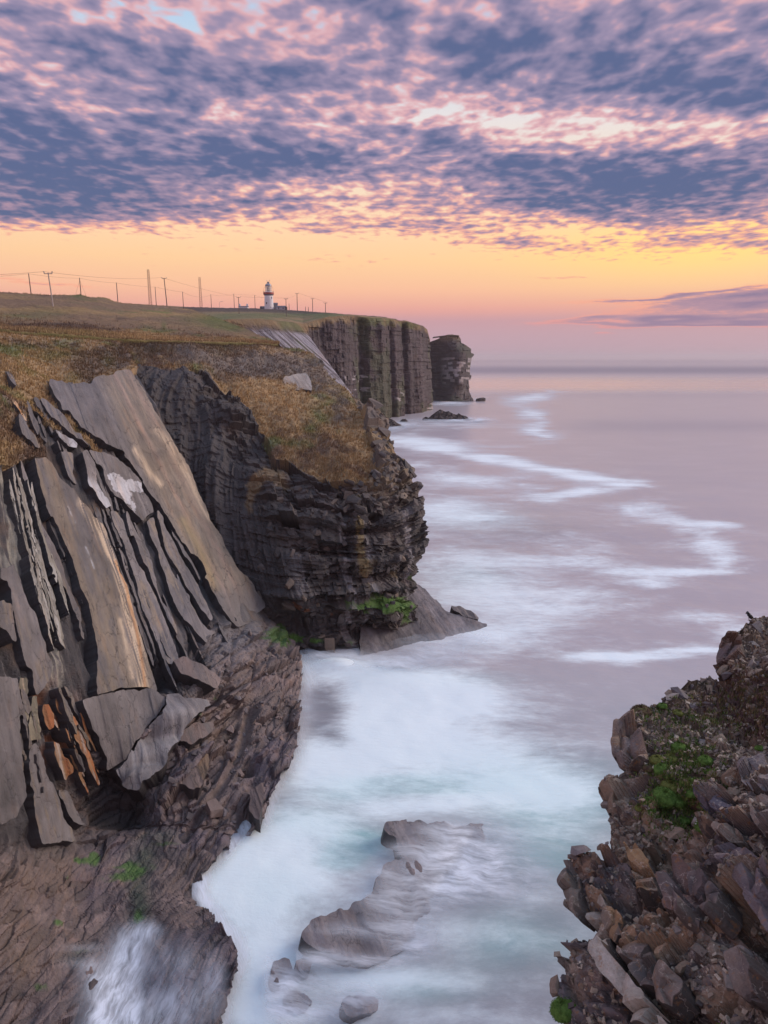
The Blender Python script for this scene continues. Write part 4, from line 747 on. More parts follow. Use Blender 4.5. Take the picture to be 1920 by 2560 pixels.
islet(1056, 1188, zz([(125, 1950), (200, 1905), (250, 1930), (300, 1880), (400, 1810), (475, 1762), (530, 1790), (580, 1810), (640, 1800), (740, 1850), (800, 1870), (840, 1840), (900, 1880), (980, 1890), (1040, 1940), (1110, 1965), (1170, 1985)]), zz([(125, 1965), (300, 1985), (600, 2000), (850, 2030), (1000, 2030), (1170, 1990)]), 446, 'jagged dark rock islet ringed with foam before the far cliff', amp=.8)
islet(1191, 1214, zz([(1190, 1552), (1250, 1540), (1330, 1528), (1372, 1540)]), zz([(1190, 1560), (1372, 1558)]), 640, 'small low dark rock right of the sea stack', nu=20, nv=8, bulge=3, amp=.3)
islet(1124, 1133, zz([(660, 1650), (700, 1630), (735, 1655)]), zz([(660, 1664), (735, 1664)]), 612, 'tiny pointed rock at the foot of the sea stack, the left one', nu=12, nv=6, bulge=2, amp=.25)
islet(1136, 1143, zz([(760, 1655), (785, 1632), (812, 1656)]), zz([(760, 1664), (812, 1664)]), 612, 'tiny pointed rock at the foot of the sea stack, the right one', nu=12, nv=6, bulge=2, amp=.25)
islet(955, 1010, [(955, 1036), (965, 1042), (980, 1048), (992, 1056), (1010, 1066)], [(955, 1072), (1010, 1068)], 400, 'dark sloping rock where the headland hides the far cliff foot', bulge=8, nu=40, nv=24, amp=.6)
islet(996, 1026, [(996, 1056), (1005, 1048), (1014, 1047), (1026, 1058)], [(996, 1060), (1026, 1060)], 428, 'small dark rock between the headland and the foaming islet', nu=30, nv=14, bulge=4, amp=.4)
# ------------------------------------------------------------------ sea
def sea_mat():
    m = bpy.data.materials.new('sea_water'); m.use_nodes = True; T = NT(m.node_tree); T.n.clear()
    pos = T.node('ShaderNodeNewGeometry').outputs['Position']
    w = T.vm('SCALE', T.vm('SUBTRACT', T.noise(pos, .022, 3, .5, col=True), (.5, .5, .5)), 26.)
    pw = T.vm('ADD', pos, w)
    st = T.noise(T.vm('MULTIPLY', pw, (.45, 1., 1.)), .085, 8, .68); fine = T.noise(T.vm('MULTIPLY', T.vm('ADD', pos, T.vm('SCALE', w, .35)), (.38, 1., 1.)), .5, 6, .7)
    fin2 = T.noise(T.vm('MULTIPLY', T.vm('ADD', pos, T.vm('SCALE', w, .5)), (.4, 1., 1.)), 1.5, 5, .68)
    foam = T.attr('foam'); dark = T.attr('dark'); teal = T.attr('teal'); band = T.attr('band')
    near = T.attr('near')
    n = T.m('ADD', T.m('MULTIPLY', T.m('SUBTRACT', st, .5), 1.7), T.m('MULTIPLY', T.m('ADD', T.m('SUBTRACT', fine, .5), T.m('MULTIPLY', T.m('SUBTRACT', fin2, .5), .7)), T.m('MULTIPLY', near, 1.1)))
    ff = T.rng(T.m('ADD', foam, T.m('MULTIPLY', n, .8)), .10, 1.05)
    sky_water = T.mix(T.m('MULTIPLY', teal, 1.0, clamp=True), (.44, .40, .43), (.27, .48, .49)); sky_water = T.mix(T.m('MULTIPLY', dark, .85, clamp=True), sky_water, (.12, .145, .18))  # pinkish grey carries the dusk sky's reflection in the water colour
    sky_water = T.mix(T.rng(st, .3, .7, 0, .35), sky_water, (.53, .48, .51)); sky_water = T.mix(T.m('MULTIPLY', band, .75, clamp=True), sky_water, (.22, .205, .255))  # far bands: darker reflection of ruffled water painted into the colour
    c = T.mix(ff, sky_water, T.mix(T.m('MULTIPLY', teal, .5, clamp=True), (.84, .925, .96), (.70, .92, .93)))
    p = T.node('ShaderNodeBsdfPrincipled'); T.put(p.inputs['Base Color'], c); p.inputs['IOR'].default_value = 1.33
    T.put(p.inputs['Roughness'], T.m('ADD', T.rng(ff, 0, .7, .30, .8), T.m('MULTIPLY', band, .16))); T.put(p.inputs['Specular IOR Level'], T.m('MULTIPLY', T.rng(ff, 0, 1, .85, .15), T.rng(band, -1, 1, 1.35, .3, False)))
    b = T.node('ShaderNodeBump'); b.inputs['Strength'].default_value = .25; b.inputs['Distance'].default_value = .35; T.put(b.inputs['Height'], T.m('ADD', fine, T.m('MULTIPLY', st, 2.))); T.l.new(b.outputs[0], p.inputs['Normal'])
    o = T.node('ShaderNodeOutputMaterial'); T.l.new(p.outputs[0], o.inputs[0]); MATS['sea'] = m
sea_mat()
FOAM = [(1320, 995, 55, 9, .55), (1335, 1035, 40, 14, .45), (1330, 1075, 50, 12, .5), (1365, 1091, 30, 5, .4), (1010, 1085, 60, 30, .5), (1110, 1060, 90, 12, .6), (1060, 1110, 80, 22, .45), (1200, 1110, 120, 12, .3),
        (1130, 1122, 70, 9, .5), (1220, 1145, 70, 9, .55), (1300, 1160, 70, 8, .55), (1390, 1176, 70, 7, .65), (1480, 1196, 70, 6, .75), (1550, 1211, 50, 6, .8), (1480, 1228, 70, 8, .55), (1390, 1243, 70, 8, .45), (1090, 1205, 90, 16, .45), (1150, 1195, 120, 10, .3),
        (1120, 1265, 90, 20, .75), (1200, 1290, 90, 10, .4), (1600, 1270, 70, 12, .3), (1680, 1300, 60, 8, .45), (1770, 1312, 90, 10, .75), (1730, 1330, 60, 10, .5), (1780, 1365, 50, 14, .5), (1815, 1400, 45, 16, .65), (1740, 1430, 130, 8, .75), (1580, 1430, 120, 8, .55), (1640, 1455, 70, 12, .5), (1480, 1405, 80, 16, .35), (1550, 1360, 110, 12, .3),
        (1140, 1400, 110, 40, .65), (1200, 1470, 140, 40, .75), (1300, 1510, 160, 30, .6), (1330, 1410, 100, 20, .3), (1450, 1480, 120, 20, .3), (1540, 1640, 130, 10, .75), (1720, 1625, 120, 8, .5), (1850, 1590, 80, 20, .5), (1800, 1540, 130, 14, .35), (1250, 1600, 140, 40, .35),
        (860, 1670, 150, 34, .95), (1000, 1720, 190, 45, .85), (1120, 1760, 170, 60, .75), (950, 1800, 110, 60, .8), (1000, 1880, 220, 60, .85), (820, 1930, 120, 60, .8), (1150, 1880, 180, 60, .45), (1300, 1960, 200, 50, .5), (760, 1640, 30, 30, .5), (790, 1880, 40, 40, .5),
        (700, 2110, 130, 70, .7), (600, 2200, 110, 80, .72), (640, 2300, 100, 70, .75), (560, 2180, 60, 60, .5), (820, 2060, 120, 40, .55), (760, 2200, 90, 60, .45), (650, 2400, 80, 60, .9), (620, 2500, 90, 70, .8), (700, 2540, 110, 50, .8), (900, 2450, 150, 40, .4), (1050, 2450, 180, 24, .5), (1200, 2000, 170, 40, .45), (1400, 1990, 140, 50, .7), (1350, 1900, 160, 60, .25), (1250, 1780, 200, 60, .25), (1150, 2540, 200, 30, .35), (1000, 2020, 140, 26, .6), (1350, 2080, 120, 30, .4), (1200, 2330, 160, 30, .35), (1330, 2250, 100, 24, .3),
        (1420, 1100, 200, 30, .1), (1130, 1010, 60, 6, .5), (1110, 1012, 50, 4, .5), (1180, 1003, 40, 4, .5), (1190, 1062, 90, 12, .5)]
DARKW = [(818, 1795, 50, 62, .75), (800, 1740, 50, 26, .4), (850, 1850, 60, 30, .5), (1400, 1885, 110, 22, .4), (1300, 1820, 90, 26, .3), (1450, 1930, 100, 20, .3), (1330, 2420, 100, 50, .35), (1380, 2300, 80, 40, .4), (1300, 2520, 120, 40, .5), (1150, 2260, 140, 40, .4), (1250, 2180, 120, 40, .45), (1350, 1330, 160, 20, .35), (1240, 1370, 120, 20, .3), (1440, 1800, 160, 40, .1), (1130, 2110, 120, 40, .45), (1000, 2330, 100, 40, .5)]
TEALW = [(900, 2110, 70, 26, 1.2), (850, 2150, 60, 26, .9), (780, 2060, 130, 40, .5), (960, 1960, 170, 20, .7), (1100, 1960, 150, 24, .6), (870, 1990, 110, 20, .5), (1150, 1700, 130, 24, .2), (1400, 2020, 180, 90, .6), (1250, 1930, 200, 60, .4), (1300, 2350, 160, 80, .45), (680, 2230, 100, 80, .35), (1180, 1440, 90, 30, .25), (1200, 1300, 160, 40, .2), (1350, 2150, 120, 60, .4), (1050, 2470, 160, 40, .35)]
STROKES = [([(1380, 985), (1310, 1000), (1300, 1012), (1340, 1040), (1320, 1062), (1365, 1091)], 34, .55), ([(1000, 1105), (1076, 1115), (1191, 1138), (1284, 1158), (1377, 1172), (1469, 1195), (1573, 1210), (1515, 1225), (1377, 1242)], 40, .62),
           ([(1590, 1262), (1643, 1288), (1700, 1300), (1822, 1311), (1741, 1323), (1770, 1363), (1822, 1398), (1799, 1427), (1712, 1430), (1538, 1430)], 44, .60), ([(1538, 1430), (1600, 1440), (1640, 1462)], 50, .5), ([(1425, 1640), (1500, 1638), (1580, 1648), (1660, 1640), (1760, 1626)], 50, .6), ([(1060, 1160), (1200, 1200), (1300, 1215)], 40, .35), ([(1080, 1290), (1250, 1300), (1400, 1350), (1500, 1400)], 60, .32), ([(1200, 1560), (1350, 1540), (1500, 1500), (1650, 1500)], 70, .35), ([(1700, 1540), (1820, 1560), (1900, 1600)], 60, .45)]
def strokes(px, py):
    r = np.zeros(np.shape(px)); m = (py > 940) & (py < 1760) & (px > 900) & (px < 2000)
    q = np.stack([px[m]*.012, py[m]*.05, 0*px[m]], -1); wx = px[m]+fbm(q, 1., 3, .55, 5)*55; wy = py[m]*4.+fbm(q, 1.3, 3, .55, 9)*42
    for pts, w, a in STROKES: r[m] = np.maximum(r[m], a*.82*np.exp(-(polydist(wx, wy, [(x, y*4.) for x, y in pts])/(w*(1.45+.7*fbm(q, .8, 2, .5, 12))))**2))
    return r
def make_sea():
    pys = np.concatenate([np.linspace(2760, 1002, 470), np.linspace(1000, 896, 90), [895, 894.6]])
    rs = np.array([Yz(960, p, 0) for p in pys]); rs = np.concatenate([[2., 10., 20.], rs])
    phi = np.concatenate([np.linspace(-math.pi, -.72, 14)[:-1], np.linspace(-.72, .72, 460), np.linspace(.72, math.pi, 14)[1:]])
    R, PH = np.meshgrid(rs, phi, indexing='ij'); P = np.stack([R*np.sin(PH), R*np.cos(PH), 0*R], -1)
    px, py, f = topx(P); ok = f > 1; px = np.where(ok, px, -9999); py = np.where(ok, py, 5000)
    foam = np.clip(splat(px, py, FOAM)*np.where(py < 1560, .62, 1.)+strokes(px, py), 0, 1.05)*.92; foam = foam+.24*np.exp(-((px-1180)/330)**2)*smooth(py, 1060, 1250)*smooth(py, 1700, 1560); foam = foam+.14*smooth(py, 1150, 1500)*smooth(px, 1900, 1200)+.16*smooth(py, 1900, 2100)
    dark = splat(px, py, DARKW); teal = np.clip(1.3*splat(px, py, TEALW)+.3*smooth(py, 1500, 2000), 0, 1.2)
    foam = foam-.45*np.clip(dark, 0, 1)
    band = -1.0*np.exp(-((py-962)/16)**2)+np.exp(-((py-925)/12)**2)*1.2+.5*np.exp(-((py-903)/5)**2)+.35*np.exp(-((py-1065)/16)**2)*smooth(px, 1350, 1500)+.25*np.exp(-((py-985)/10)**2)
    z = (fbm(P*np.array((.6, 1, 1)), .09, 3, .5, 3)*.28+fbm(P, .4, 2, .5, 5)*.06)*smooth(R, 500, 120)
    z += .9*np.exp(-((px-845)/60)**2-((py-1665)/16)**2)+.5*np.exp(-((px-1000)/130)**2-((py-1700)/30)**2)
    P[..., 2] = z*ok
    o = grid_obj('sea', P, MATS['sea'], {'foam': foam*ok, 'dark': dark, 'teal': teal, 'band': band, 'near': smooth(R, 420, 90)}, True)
    return tag(o, kind='structure')
make_sea()
# thin sheets of white water running over the rocks
def film_mat():
    m = bpy.data.materials.new('white_water'); m.use_nodes = True; T = NT(m.node_tree); T.n.clear()
    co = T.attr('fl', 'Vector')
    n = T.m('ADD', T.m('MULTIPLY', T.noise(T.vm('MULTIPLY', co, (1., .35, 1.)), 1.1, 5, .6), .65), T.m('MULTIPLY', T.noise(T.vm('MULTIPLY', co, (1., .12, 1.)), 4.5, 5, .65), .5))
    a = T.m('MULTIPLY', T.attr('fa'), T.rng(n, .36, .80, .30, 1.25), clamp=True)
    p = T.node('ShaderNodeBsdfPrincipled'); p.inputs['Base Color'].default_value = (.78, .84, .92, 1); p.inputs['Roughness'].default_value = .8; p.inputs['Specular IOR Level'].default_value = .1
    T.put(p.inputs['Alpha'], a)
    o = T.node('ShaderNodeOutputMaterial'); T.l.new(p.outputs[0], o.inputs[0]); MATS['film'] = m
film_mat()
def film(name, x0, x1, y0, y1, depth, lift, alpha, flow, step=5., label=None, fs=1.):
    X, Y = np.meshgrid(np.arange(x0, x1, step), np.arange(y0, y1, step)); B = P3(X, Y, depth(X, Y)); n = gnormal(B)
    up = np.array([0, 0, 1.])
    B = B+up*(lift+.10*fbm(B, .5, 3, .5, 4))[..., None] if not np.isscalar(lift) else B+up*lift+up*(.10*fbm(B, .5, 3, .5, 4))[..., None]
    fx, fy = flow; L = math.hypot(fx, fy); fl = np.stack([(X*fy-Y*fx)/L*.022*fs, (X*fx+Y*fy)/L*.022*fs, 0*X], -1); fl = fl+.25*np.stack([fbm(fl, 1.2, 3, .5, 1), fbm(fl, 1.2, 3, .5, 2), 0*X], -1)
    o = grid_obj(name, B, MATS['film'], {'fa': alpha(X, Y), 'fl': fl}, True); return tag(o, label, None, None, 'stuff')
reefd = plane_depth((962, 2060, 1.6), (775, 2310, 1.5), (1260, 2120, -.5))
def zplane(z): return lambda px, py: ray(px, py)[1]*(z-CAMZ)/ray(px, py)[2]
def reefsurf(px, py): return np.minimum(reefd(px, py), zplane(.12)(px, py))
film('surf_foam', 740, 1420, 2030, 2440, reefsurf, .22, lambda X, Y: np.clip(splat(X, Y, [(1180, 2110, 110, 60, .75), (1080, 2230, 110, 50, .85), (1010, 2320, 80, 40, .55), (1120, 2160, 120, 40, .5), (950, 2260, 60, 24, .35), (1270, 2200, 110, 60, .8), (880, 2330, 90, 18, .35), (800, 2400, 60, 20, .7), (930, 2412, 80, 16, .8), (1040, 2370, 60, 30, .7), (1010, 2130, 50, 14, .35), (960, 2190, 30, 14, .3), (1100, 2080, 60, 16, .35)]), 0, .95)*smooth(Y, 2030, 2060)*smooth(X, 1420, 1360), (1., .14), label='white water sliding over the reef')
film('surf_foam', 640, 1000, 2370, 2600, zplane(.45), .35, lambda X, Y: np.clip(splat(X, Y, [(690, 2480, 50, 50, .7), (760, 2460, 60, 30, .6), (740, 2540, 90, 30, .8), (900, 2500, 80, 40, .6), (660, 2400, 30, 40, .5)]), 0, .9)*smooth(X, 640, 680)*smooth(X, 1000, 950)*smooth(Y, 2370, 2400), (1., .3), label='white water around the small rocks')
def lsurf(px, py): return ldepth(px, py)
film('surf_foam', 130, 600, 2270, 2720, lsurf, .35, lambda X, Y: np.clip(splat(X, Y, [(300, 2480, 46, 70, 1.2), (320, 2400, 36, 50, .95), (280, 2560, 60, 70, 1.3), (350, 2350, 40, 30, .7), (375, 2330, 24, 20, .6), (430, 2420, 70, 50, .35), (470, 2520, 60, 60, .4), (540, 2470, 24, 60, .45), (400, 2540, 60, 60, .45), (235, 2450, 34, 40, .4), (170, 2420, 60, 14, .25), (190, 2380, 60, 10, .25), (330, 2650, 100, 60, 1.)]), 0, 1.)*smooth(X, 130, 230)*smooth(X, 600, 560)*smooth(Y, 2270, 2340), (-.45, 1.), label='white water pouring over the low shelf', fs=1.3)
# surf along the water's edge
SHORE = [(655, 1632), (700, 1628), (762, 1640), (762, 1700), (756, 1760), (750, 1800), (745, 1860), (735, 1900), (690, 1950), (668, 2000), (652, 2055), (600, 2070), (580, 2100), (545, 2140), (508, 2180), (492, 2235), (505, 2262), (535, 2292), (550, 2322), (585, 2348), (598, 2385), (594, 2420), (575, 2460), (562, 2500), (548, 2560), (530, 2700)]
film('surf_foam', 480, 840, 1610, 2720, zplane(.25), .25, lambda X, Y: np.clip(1.05*np.exp(-(polydist(X-6, Y, SHORE)/20)**2)*(.45+.55*smooth(Y, 1880, 2000)), 0, .85), (.3, 1.), label='white surf along the foot of the shelf')
film('surf_foam', 740, 1260, 1560, 1720, zplane(.3), .3, lambda X, Y: np.clip(splat(X, Y, [(1180, 1600, 60, 20, .55), (1090, 1640, 80, 24, .7), (980, 1665, 90, 18, .8), (860, 1645, 70, 12, .8), (1040, 1600, 50, 16, .25), (790, 1640, 30, 14, .8)]), 0, .9)*smooth(X, 740, 765)*smooth(Y, 1720, 1690), (1., .12), label='white water at the foot of the headland')
film('surf_foam', 930, 1260, 985, 1100, zplane(.4), .4, lambda X, Y: np.clip(splat(X, Y, [(1120, 1052, 80, 5, .7), (1190, 1050, 40, 5, .7), (1010, 1062, 40, 6, .8), (980, 1070, 30, 10, .6), (1130, 1009, 40, 4, .8), (1190, 998, 26, 2.5, .6)]), 0, .85), (1., 0.), step=3., label='white surf round the far rocks')
# ------------------------------------------------------------------ near cliff on the right
NL = interp([(1540, 1925), (1548, 1880), (1560, 1862), (1572, 1848), (1580, 1840), (1583, 1818), (1610, 1805), (1658, 1799), (1702, 1793), (1709, 1720), (1716, 1690), (1725, 1678), (1752, 1648), (1760, 1606), (1768, 1592), (1787, 1587), (1800, 1586), (1831, 1546), (1869, 1532), (1912, 1545), (1931, 1550), (1938, 1530), (1950, 1518), (1984, 1498), (2008, 1504), (2022, 1500), (2041, 1513), (2085, 1504), (2123, 1507), (2142, 1495), (2160, 1478), (2168, 1448), (2190, 1429), (2238, 1426), (2286, 1440), (2324, 1454), (2362, 1456), (2382, 1437), (2410, 1435), (2458, 1421), (2487, 1392), (2511, 1381), (2560, 1382), (2740, 1368)])
NCTRL = [(1925, 1545, 30), (1860, 1565, 29), (1818, 1585, 28), (1797, 1700, 27), (1700, 1715, 25.5), (1648, 1752, 24), (1590, 1790, 22.5), (1546, 1831, 21.2), (1532, 1869, 20.4), (1550, 1931, 19.6), (1498, 1984, 19), (1510, 2041, 18), (1505, 2123, 17), (1429, 2190, 16.6), (1426, 2238, 16.0), (1455, 2340, 14.6), (1436, 2400, 14.2), (1392, 2487, 13.6), (1382, 2560, 12.9), (1368, 2740, 12),
         (1930, 1650, 25), (1930, 1760, 21), (1900, 1860, 18.6), (1720, 1850, 20.2), (1640, 1900, 19), (1600, 2000, 17.8), (1720, 2030, 17), (1850, 2000, 15.6), (1620, 2150, 15.8), (1750, 2150, 14.6), (1900, 2150, 12.9), (1560, 2300, 14), (1700, 2330, 12.6), (1880, 2330, 11.0), (1520, 2480, 12.2), (1680, 2500, 10.9), (1880, 2520, 9.6), (2250, 1600, 22), (2250, 1900, 14), (2250, 2300, 9), (2250, 2740, 7), (1700, 2740, 9.4)]
ndepth = rbf(NCTRL)
def make_near():
    py = np.linspace(1541, 2740, 500); PX, PY, Y = rowform(py, NL, lambda v: v*0+2250, 340, ndepth)
    j = np.stack([py*.04, py*0, py*0], -1); s = np.linspace(0, 1, 340)
    PX = PX+(fbm(j, 2., 4, .7, 4)*7)[:, None]*(1-s)**3; P = P3(PX, PY, ndepth(PX, PY)); n = gnormal(P)
    M = np.array([[.9, .3, .5], [-.3, .8, .4], [-.35, -.2, .55]])
    f0, c0, k0 = facets(P, .45, 1.0, .55, 2, M); f1, c1, k1 = facets(P, 1.5, .38, .6, 5, M); f2, c2, k2 = facets(P, 4.5, .13, .6, 8, M)
    scree = smooth(PY+(PX-1700)*-.35+fbm(P, .5, 2)*40, 2010, 1900)
    cav = -.9*np.exp(-((PX-1660)/40)**2-((PY-2190)/24)**2)-.7*np.exp(-((PX-1790)/40)**2-((PY-2200)/26)**2)-.8*np.exp(-((PX-1860)/60)**2-((PY-1838)/13)**2)-.6*np.exp(-((PX-1810)/30)**2-((PY-2340)/24)**2)
    disp = (f0*.8+f1+f2)*(1-.65*scree)+scree*(f2*.9+f1*.3+fbm(P, 1.2, 3, .6, 9)*.12)+cav+fbm(P, 6, 3, .6, 3)*.03
    P = P+n*(disp*smooth(PY, 1541, 1560))[..., None]
    b = np.array((.195, .145, .112)); col = col0(PX.shape, b); t = fbm(P, .7, 4, .6, 5)
    col = mixc(col, (.098, .080, .086), smooth(c0[..., 1]+t*.5, .55, .8)*.85); col = mixc(col, (.27, .205, .15), smooth(c1[..., 2]+t*.3, .68, .95)*.7); col = mixc(col, (.27, .16, .09), smooth(c1[..., 0]-t*.4, .70, .95)*.6); col = mixc(col, (.045, .037, .038), smooth(c2[..., 0]+.5*(c1[..., 1]-.5), .72, .95)*.75)
    col = mixc(col, np.array((.20, .147, .11))*(.8+.5*fbm(P, 3, 3, .6, 6))[..., None], scree*.7)
    hea = np.clip(splat(PX, PY, [(1870, 1760, 90, 60, 1.1), (1800, 1760, 60, 30, .6), (1920, 1700, 40, 40, .6)]), 0, 1); col = mixc(col, (.10, .065, .065), hea*smooth(fbm(P, 2., 3, .6, 7), -.3, .2)*.8)
    col = col*1.22
    H = P.copy(); P, at = skirt(P, {'col': col}, 'L', (.3, 1., 2.5, 6., 16.), .30); P, at = skirt(P, at, 'T', (.3, 1), (.5, 3, -2)); P, at = skirt(P, at, 'R', (1, 2, 4), (3., -.5, 2.))
    return tag(grid_obj('near_cliff', P, rock_near, at), kind='structure'), H, n, PX, PY, scree
near, NP, NN, NPX, NPY, NSC = make_near()
z7 = lambda pts: [(1320+x/2.0868, 1500+y/2.0868) for x, y in pts]
def rc(c1, c2, seed): return lambda X, Y, B, S: 1.3*mixc(col0(X.shape, c1), c2, smooth(fbm(B, 1.6, 4, .6, seed), -.2, .3))
NS = [(.22, (.125, .10, .108), (.16, .125, .12), [(1000, 1280), (1100, 1290), (1300, 1400), (1300, 1800), (1200, 1650), (1130, 1520), (1060, 1440), (1010, 1360)]), (.3, (.085, .075, .095), (.12, .10, .115), [(900, 1040), (960, 1000), (1060, 1040), (1085, 1110), (1040, 1160), (940, 1130)]),
      (.35, (.19, .15, .125), (.24, .185, .15), [(975, 1185), (1060, 1170), (1120, 1220), (1090, 1280), (1000, 1240)]), (.18, (.27, .225, .185), (.36, .31, .27), [(300, 1470), (340, 1460), (420, 1600), (440, 1700), (460, 1800), (480, 1900), (560, 2000), (640, 2080), (760, 2240), (600, 2240), (520, 2100), (430, 2000), (400, 1900), (340, 1720), (310, 1600)]),
      (.5, (.085, .075, .07), (.14, .11, .09), [(222, 1440), (265, 1400), (300, 1440), (300, 1550), (310, 1640), (290, 1700), (250, 1640), (222, 1540)]), (.5, (.16, .10, .075), (.12, .09, .09), [(1005, 250), (1040, 175), (1090, 190), (1130, 260), (1130, 340), (1080, 390), (995, 430), (990, 340)]),
      (.45, (.20, .135, .095), (.14, .11, .10), [(445, 760), (480, 690), (560, 680), (620, 760), (640, 850), (560, 890), (490, 890), (450, 820)]), (.5, (.24, .145, .075), (.17, .12, .09), [(525, 1290), (600, 1330), (660, 1400), (690, 1540), (600, 1580), (550, 1430)]),
      (.55, (.13, .085, .075), (.10, .075, .07), [(755, 1450), (860, 1420), (930, 1470), (900, 1590), (830, 1690), (750, 1680)]), (.7, (.115, .08, .075), (.085, .065, .065), [(900, 1440), (1000, 1500), (960, 1620), (900, 1740), (840, 1740), (880, 1600)]), (.6, (.09, .075, .075), (.13, .10, .09), [(970, 1600), (1000, 1530), (1060, 1560), (1050, 1650), (1000, 1700), (960, 1680)]),
      (.4, (.22, .13, .07), (.14, .105, .085), [(440, 1700), (480, 1640), (530, 1700), (530, 1790), (490, 1830), (440, 1790)]), (.4, (.20, .125, .075), (.13, .10, .09), [(520, 1850), (560, 1760), (640, 1740), (650, 1840), (600, 1900), (530, 1920)]), (.45, (.075, .065, .065), (.14, .105, .085), [(590, 1900), (660, 1850), (700, 1930), (680, 2040), (610, 2050), (570, 1980)]),
      (.4, (.21, .15, .11), (.15, .115, .10), [(680, 2020), (740, 1960), (820, 2000), (830, 2080), (760, 2150), (690, 2110)]), (.3, (.12, .10, .11), (.17, .14, .13), [(1130, 860), (1260, 830), (1300, 1000), (1200, 1030), (1120, 960)]), (.3, (.19, .15, .125), (.14, .115, .11), [(1180, 1050), (1300, 1040), (1300, 1250), (1220, 1220), (1170, 1130)]), (.3, (.13, .105, .10), (.18, .14, .12), [(1080, 1900), (1200, 1850), (1280, 1980), (1200, 2100), (1090, 2050)])]
NFACE = [o for o in (slab(z7(pl), t, rc(a, b, 700+k), depth=ndepth, seed=700+k*3, rag=3., side=np.array((.10, .078, .068)), parent=near, mat=rock_near, rough=.04, sink=.35, step=2.2, facet=1.5) for k, (t, a, b, pl) in enumerate(NS)) if o]
# loose stones: a few hull shapes, each stone its own object
def hull(seed, sx, sy, sz, n=13):
    r = random.Random(seed); bm = bmesh.new()
    for _ in range(n):
        v = Vector((r.uniform(-1, 1), r.uniform(-1, 1), r.uniform(-1, 1))); m = max(abs(v.x), abs(v.y), abs(v.z)); v = v/m*r.uniform(.75, 1.)
        bm.verts.new((v.x*sx, v.y*sy, v.z*sz))
    res = bmesh.ops.convex_hull(bm, input=bm.verts); bmesh.ops.delete(bm, geom=[e for e in res['geom_interior'] if isinstance(e, bmesh.types.BMVert)], context='VERTS')
    return bm
stone_mats = [rock_mat('stone_brown', 4., .4, .8, color=[(.235, .18, .135), (.33, .26, .19), (.16, .125, .105), (.27, .19, .135)], vein=.3, lichen=.3, bdist=.05), rock_mat('stone_slate', 4., .4, .75, color=[(.135, .113, .117), (.21, .18, .178), (.27, .235, .21), (.155, .12, .11)], lichen=.15, bdist=.05)]
STM = []
for k in range(10):
    bm = hull(50+k, .5, .36, .2 if k % 3 else .3); me = bpy.data.meshes.new('stone'); bm.to_mesh(me); bm.free(); me.materials.append(stone_mats[k % 2]); STM.append(me)
def orient(n, yaw, tiltv=.35):
    n = Vector(n)+Vector((random.gauss(0, tiltv), random.gauss(0, tiltv), random.gauss(0, tiltv))); return (n.normalized().to_track_quat('Z', 'X').to_matrix() @ Matrix.Rotation(yaw, 3, 'Z')).to_4x4()
def put_piece(me, name, parent, p, n, size, sink=.25, tilt=.35):
    o = bpy.data.objects.new(name, me); o.parent = parent; M = orient(n, random.uniform(0, 6.28), tilt); M.translation = Vector(p)-Vector(n)*size*sink*0+Vector(n)*size*(.12-sink*.4)
    o.matrix_world = M @ Matrix.Diagonal((size*random.uniform(.8, 1.25), size*random.uniform(.75, 1.2), size*random.uniform(.7, 1.3), 1)); COL.objects.link(o); return o
vis = np.argwhere((NPX > 1370) & (NPX < 1930) & (NPY < 2570) & (NPY > 1560)); RNG.shuffle(vis)
cnt = 0
for a, b in vis:
    if cnt >= 255: break
    sc = NSC[a, b]
    if random.random() > .35+.65*sc: continue
    size = min(.8, .13*math.exp(abs(random.gauss(0, .6))))*(1 if sc > .5 else 1.2)*NP[a, b, 1]/18
    put_piece(STM[cnt % 10], 'stone', near, NP[a, b], NN[a, b], size); cnt += 1
# particular stones the photograph shows
for px, py, sz, k in [(1705, 1738, 1.7, 3), (1722, 1742, 1.2, 6), (1682, 1748, 1.2, 9), (1745, 1838, .95, 3), (1668, 1785, .8, 4), (1770, 1845, .8, 1), (1855, 1700, .9, 3), (1830, 1690, .8, 0), (1770, 1985, .9, 2), (1740, 1770, .7, 5), (1835, 1985, .6, 0), (1880, 1600, 1.2, 1), (1900, 1570, 1.2, 3), (1850, 1590, .9, 5), (1890, 1650, 1.0, 7), (1760, 2060, .8, 9), (1690, 2395, .55, 0), (1575, 2255, .3, 6), (1745, 2375, .5, 2), (1860, 2400, .6, 1), (1800, 2420, .6, 3), (1480, 2175, .9, 5), (1460, 2180, .7, 7), (1510, 1990, .9, 3), (1512, 2030, .7, 1), (1500, 2150, .6, 9), (1405, 2480, .7, 0), (1440, 2390, .6, 2)]:
    i = np.argmin((NPX-px)**2+(NPY-py)**2); put_piece(STM[k], 'stone', near, NP.reshape(-1, 3)[i], NN.reshape(-1, 3)[i]*.5+np.array((0, -.2, .5)), sz*.62, .3, .12)
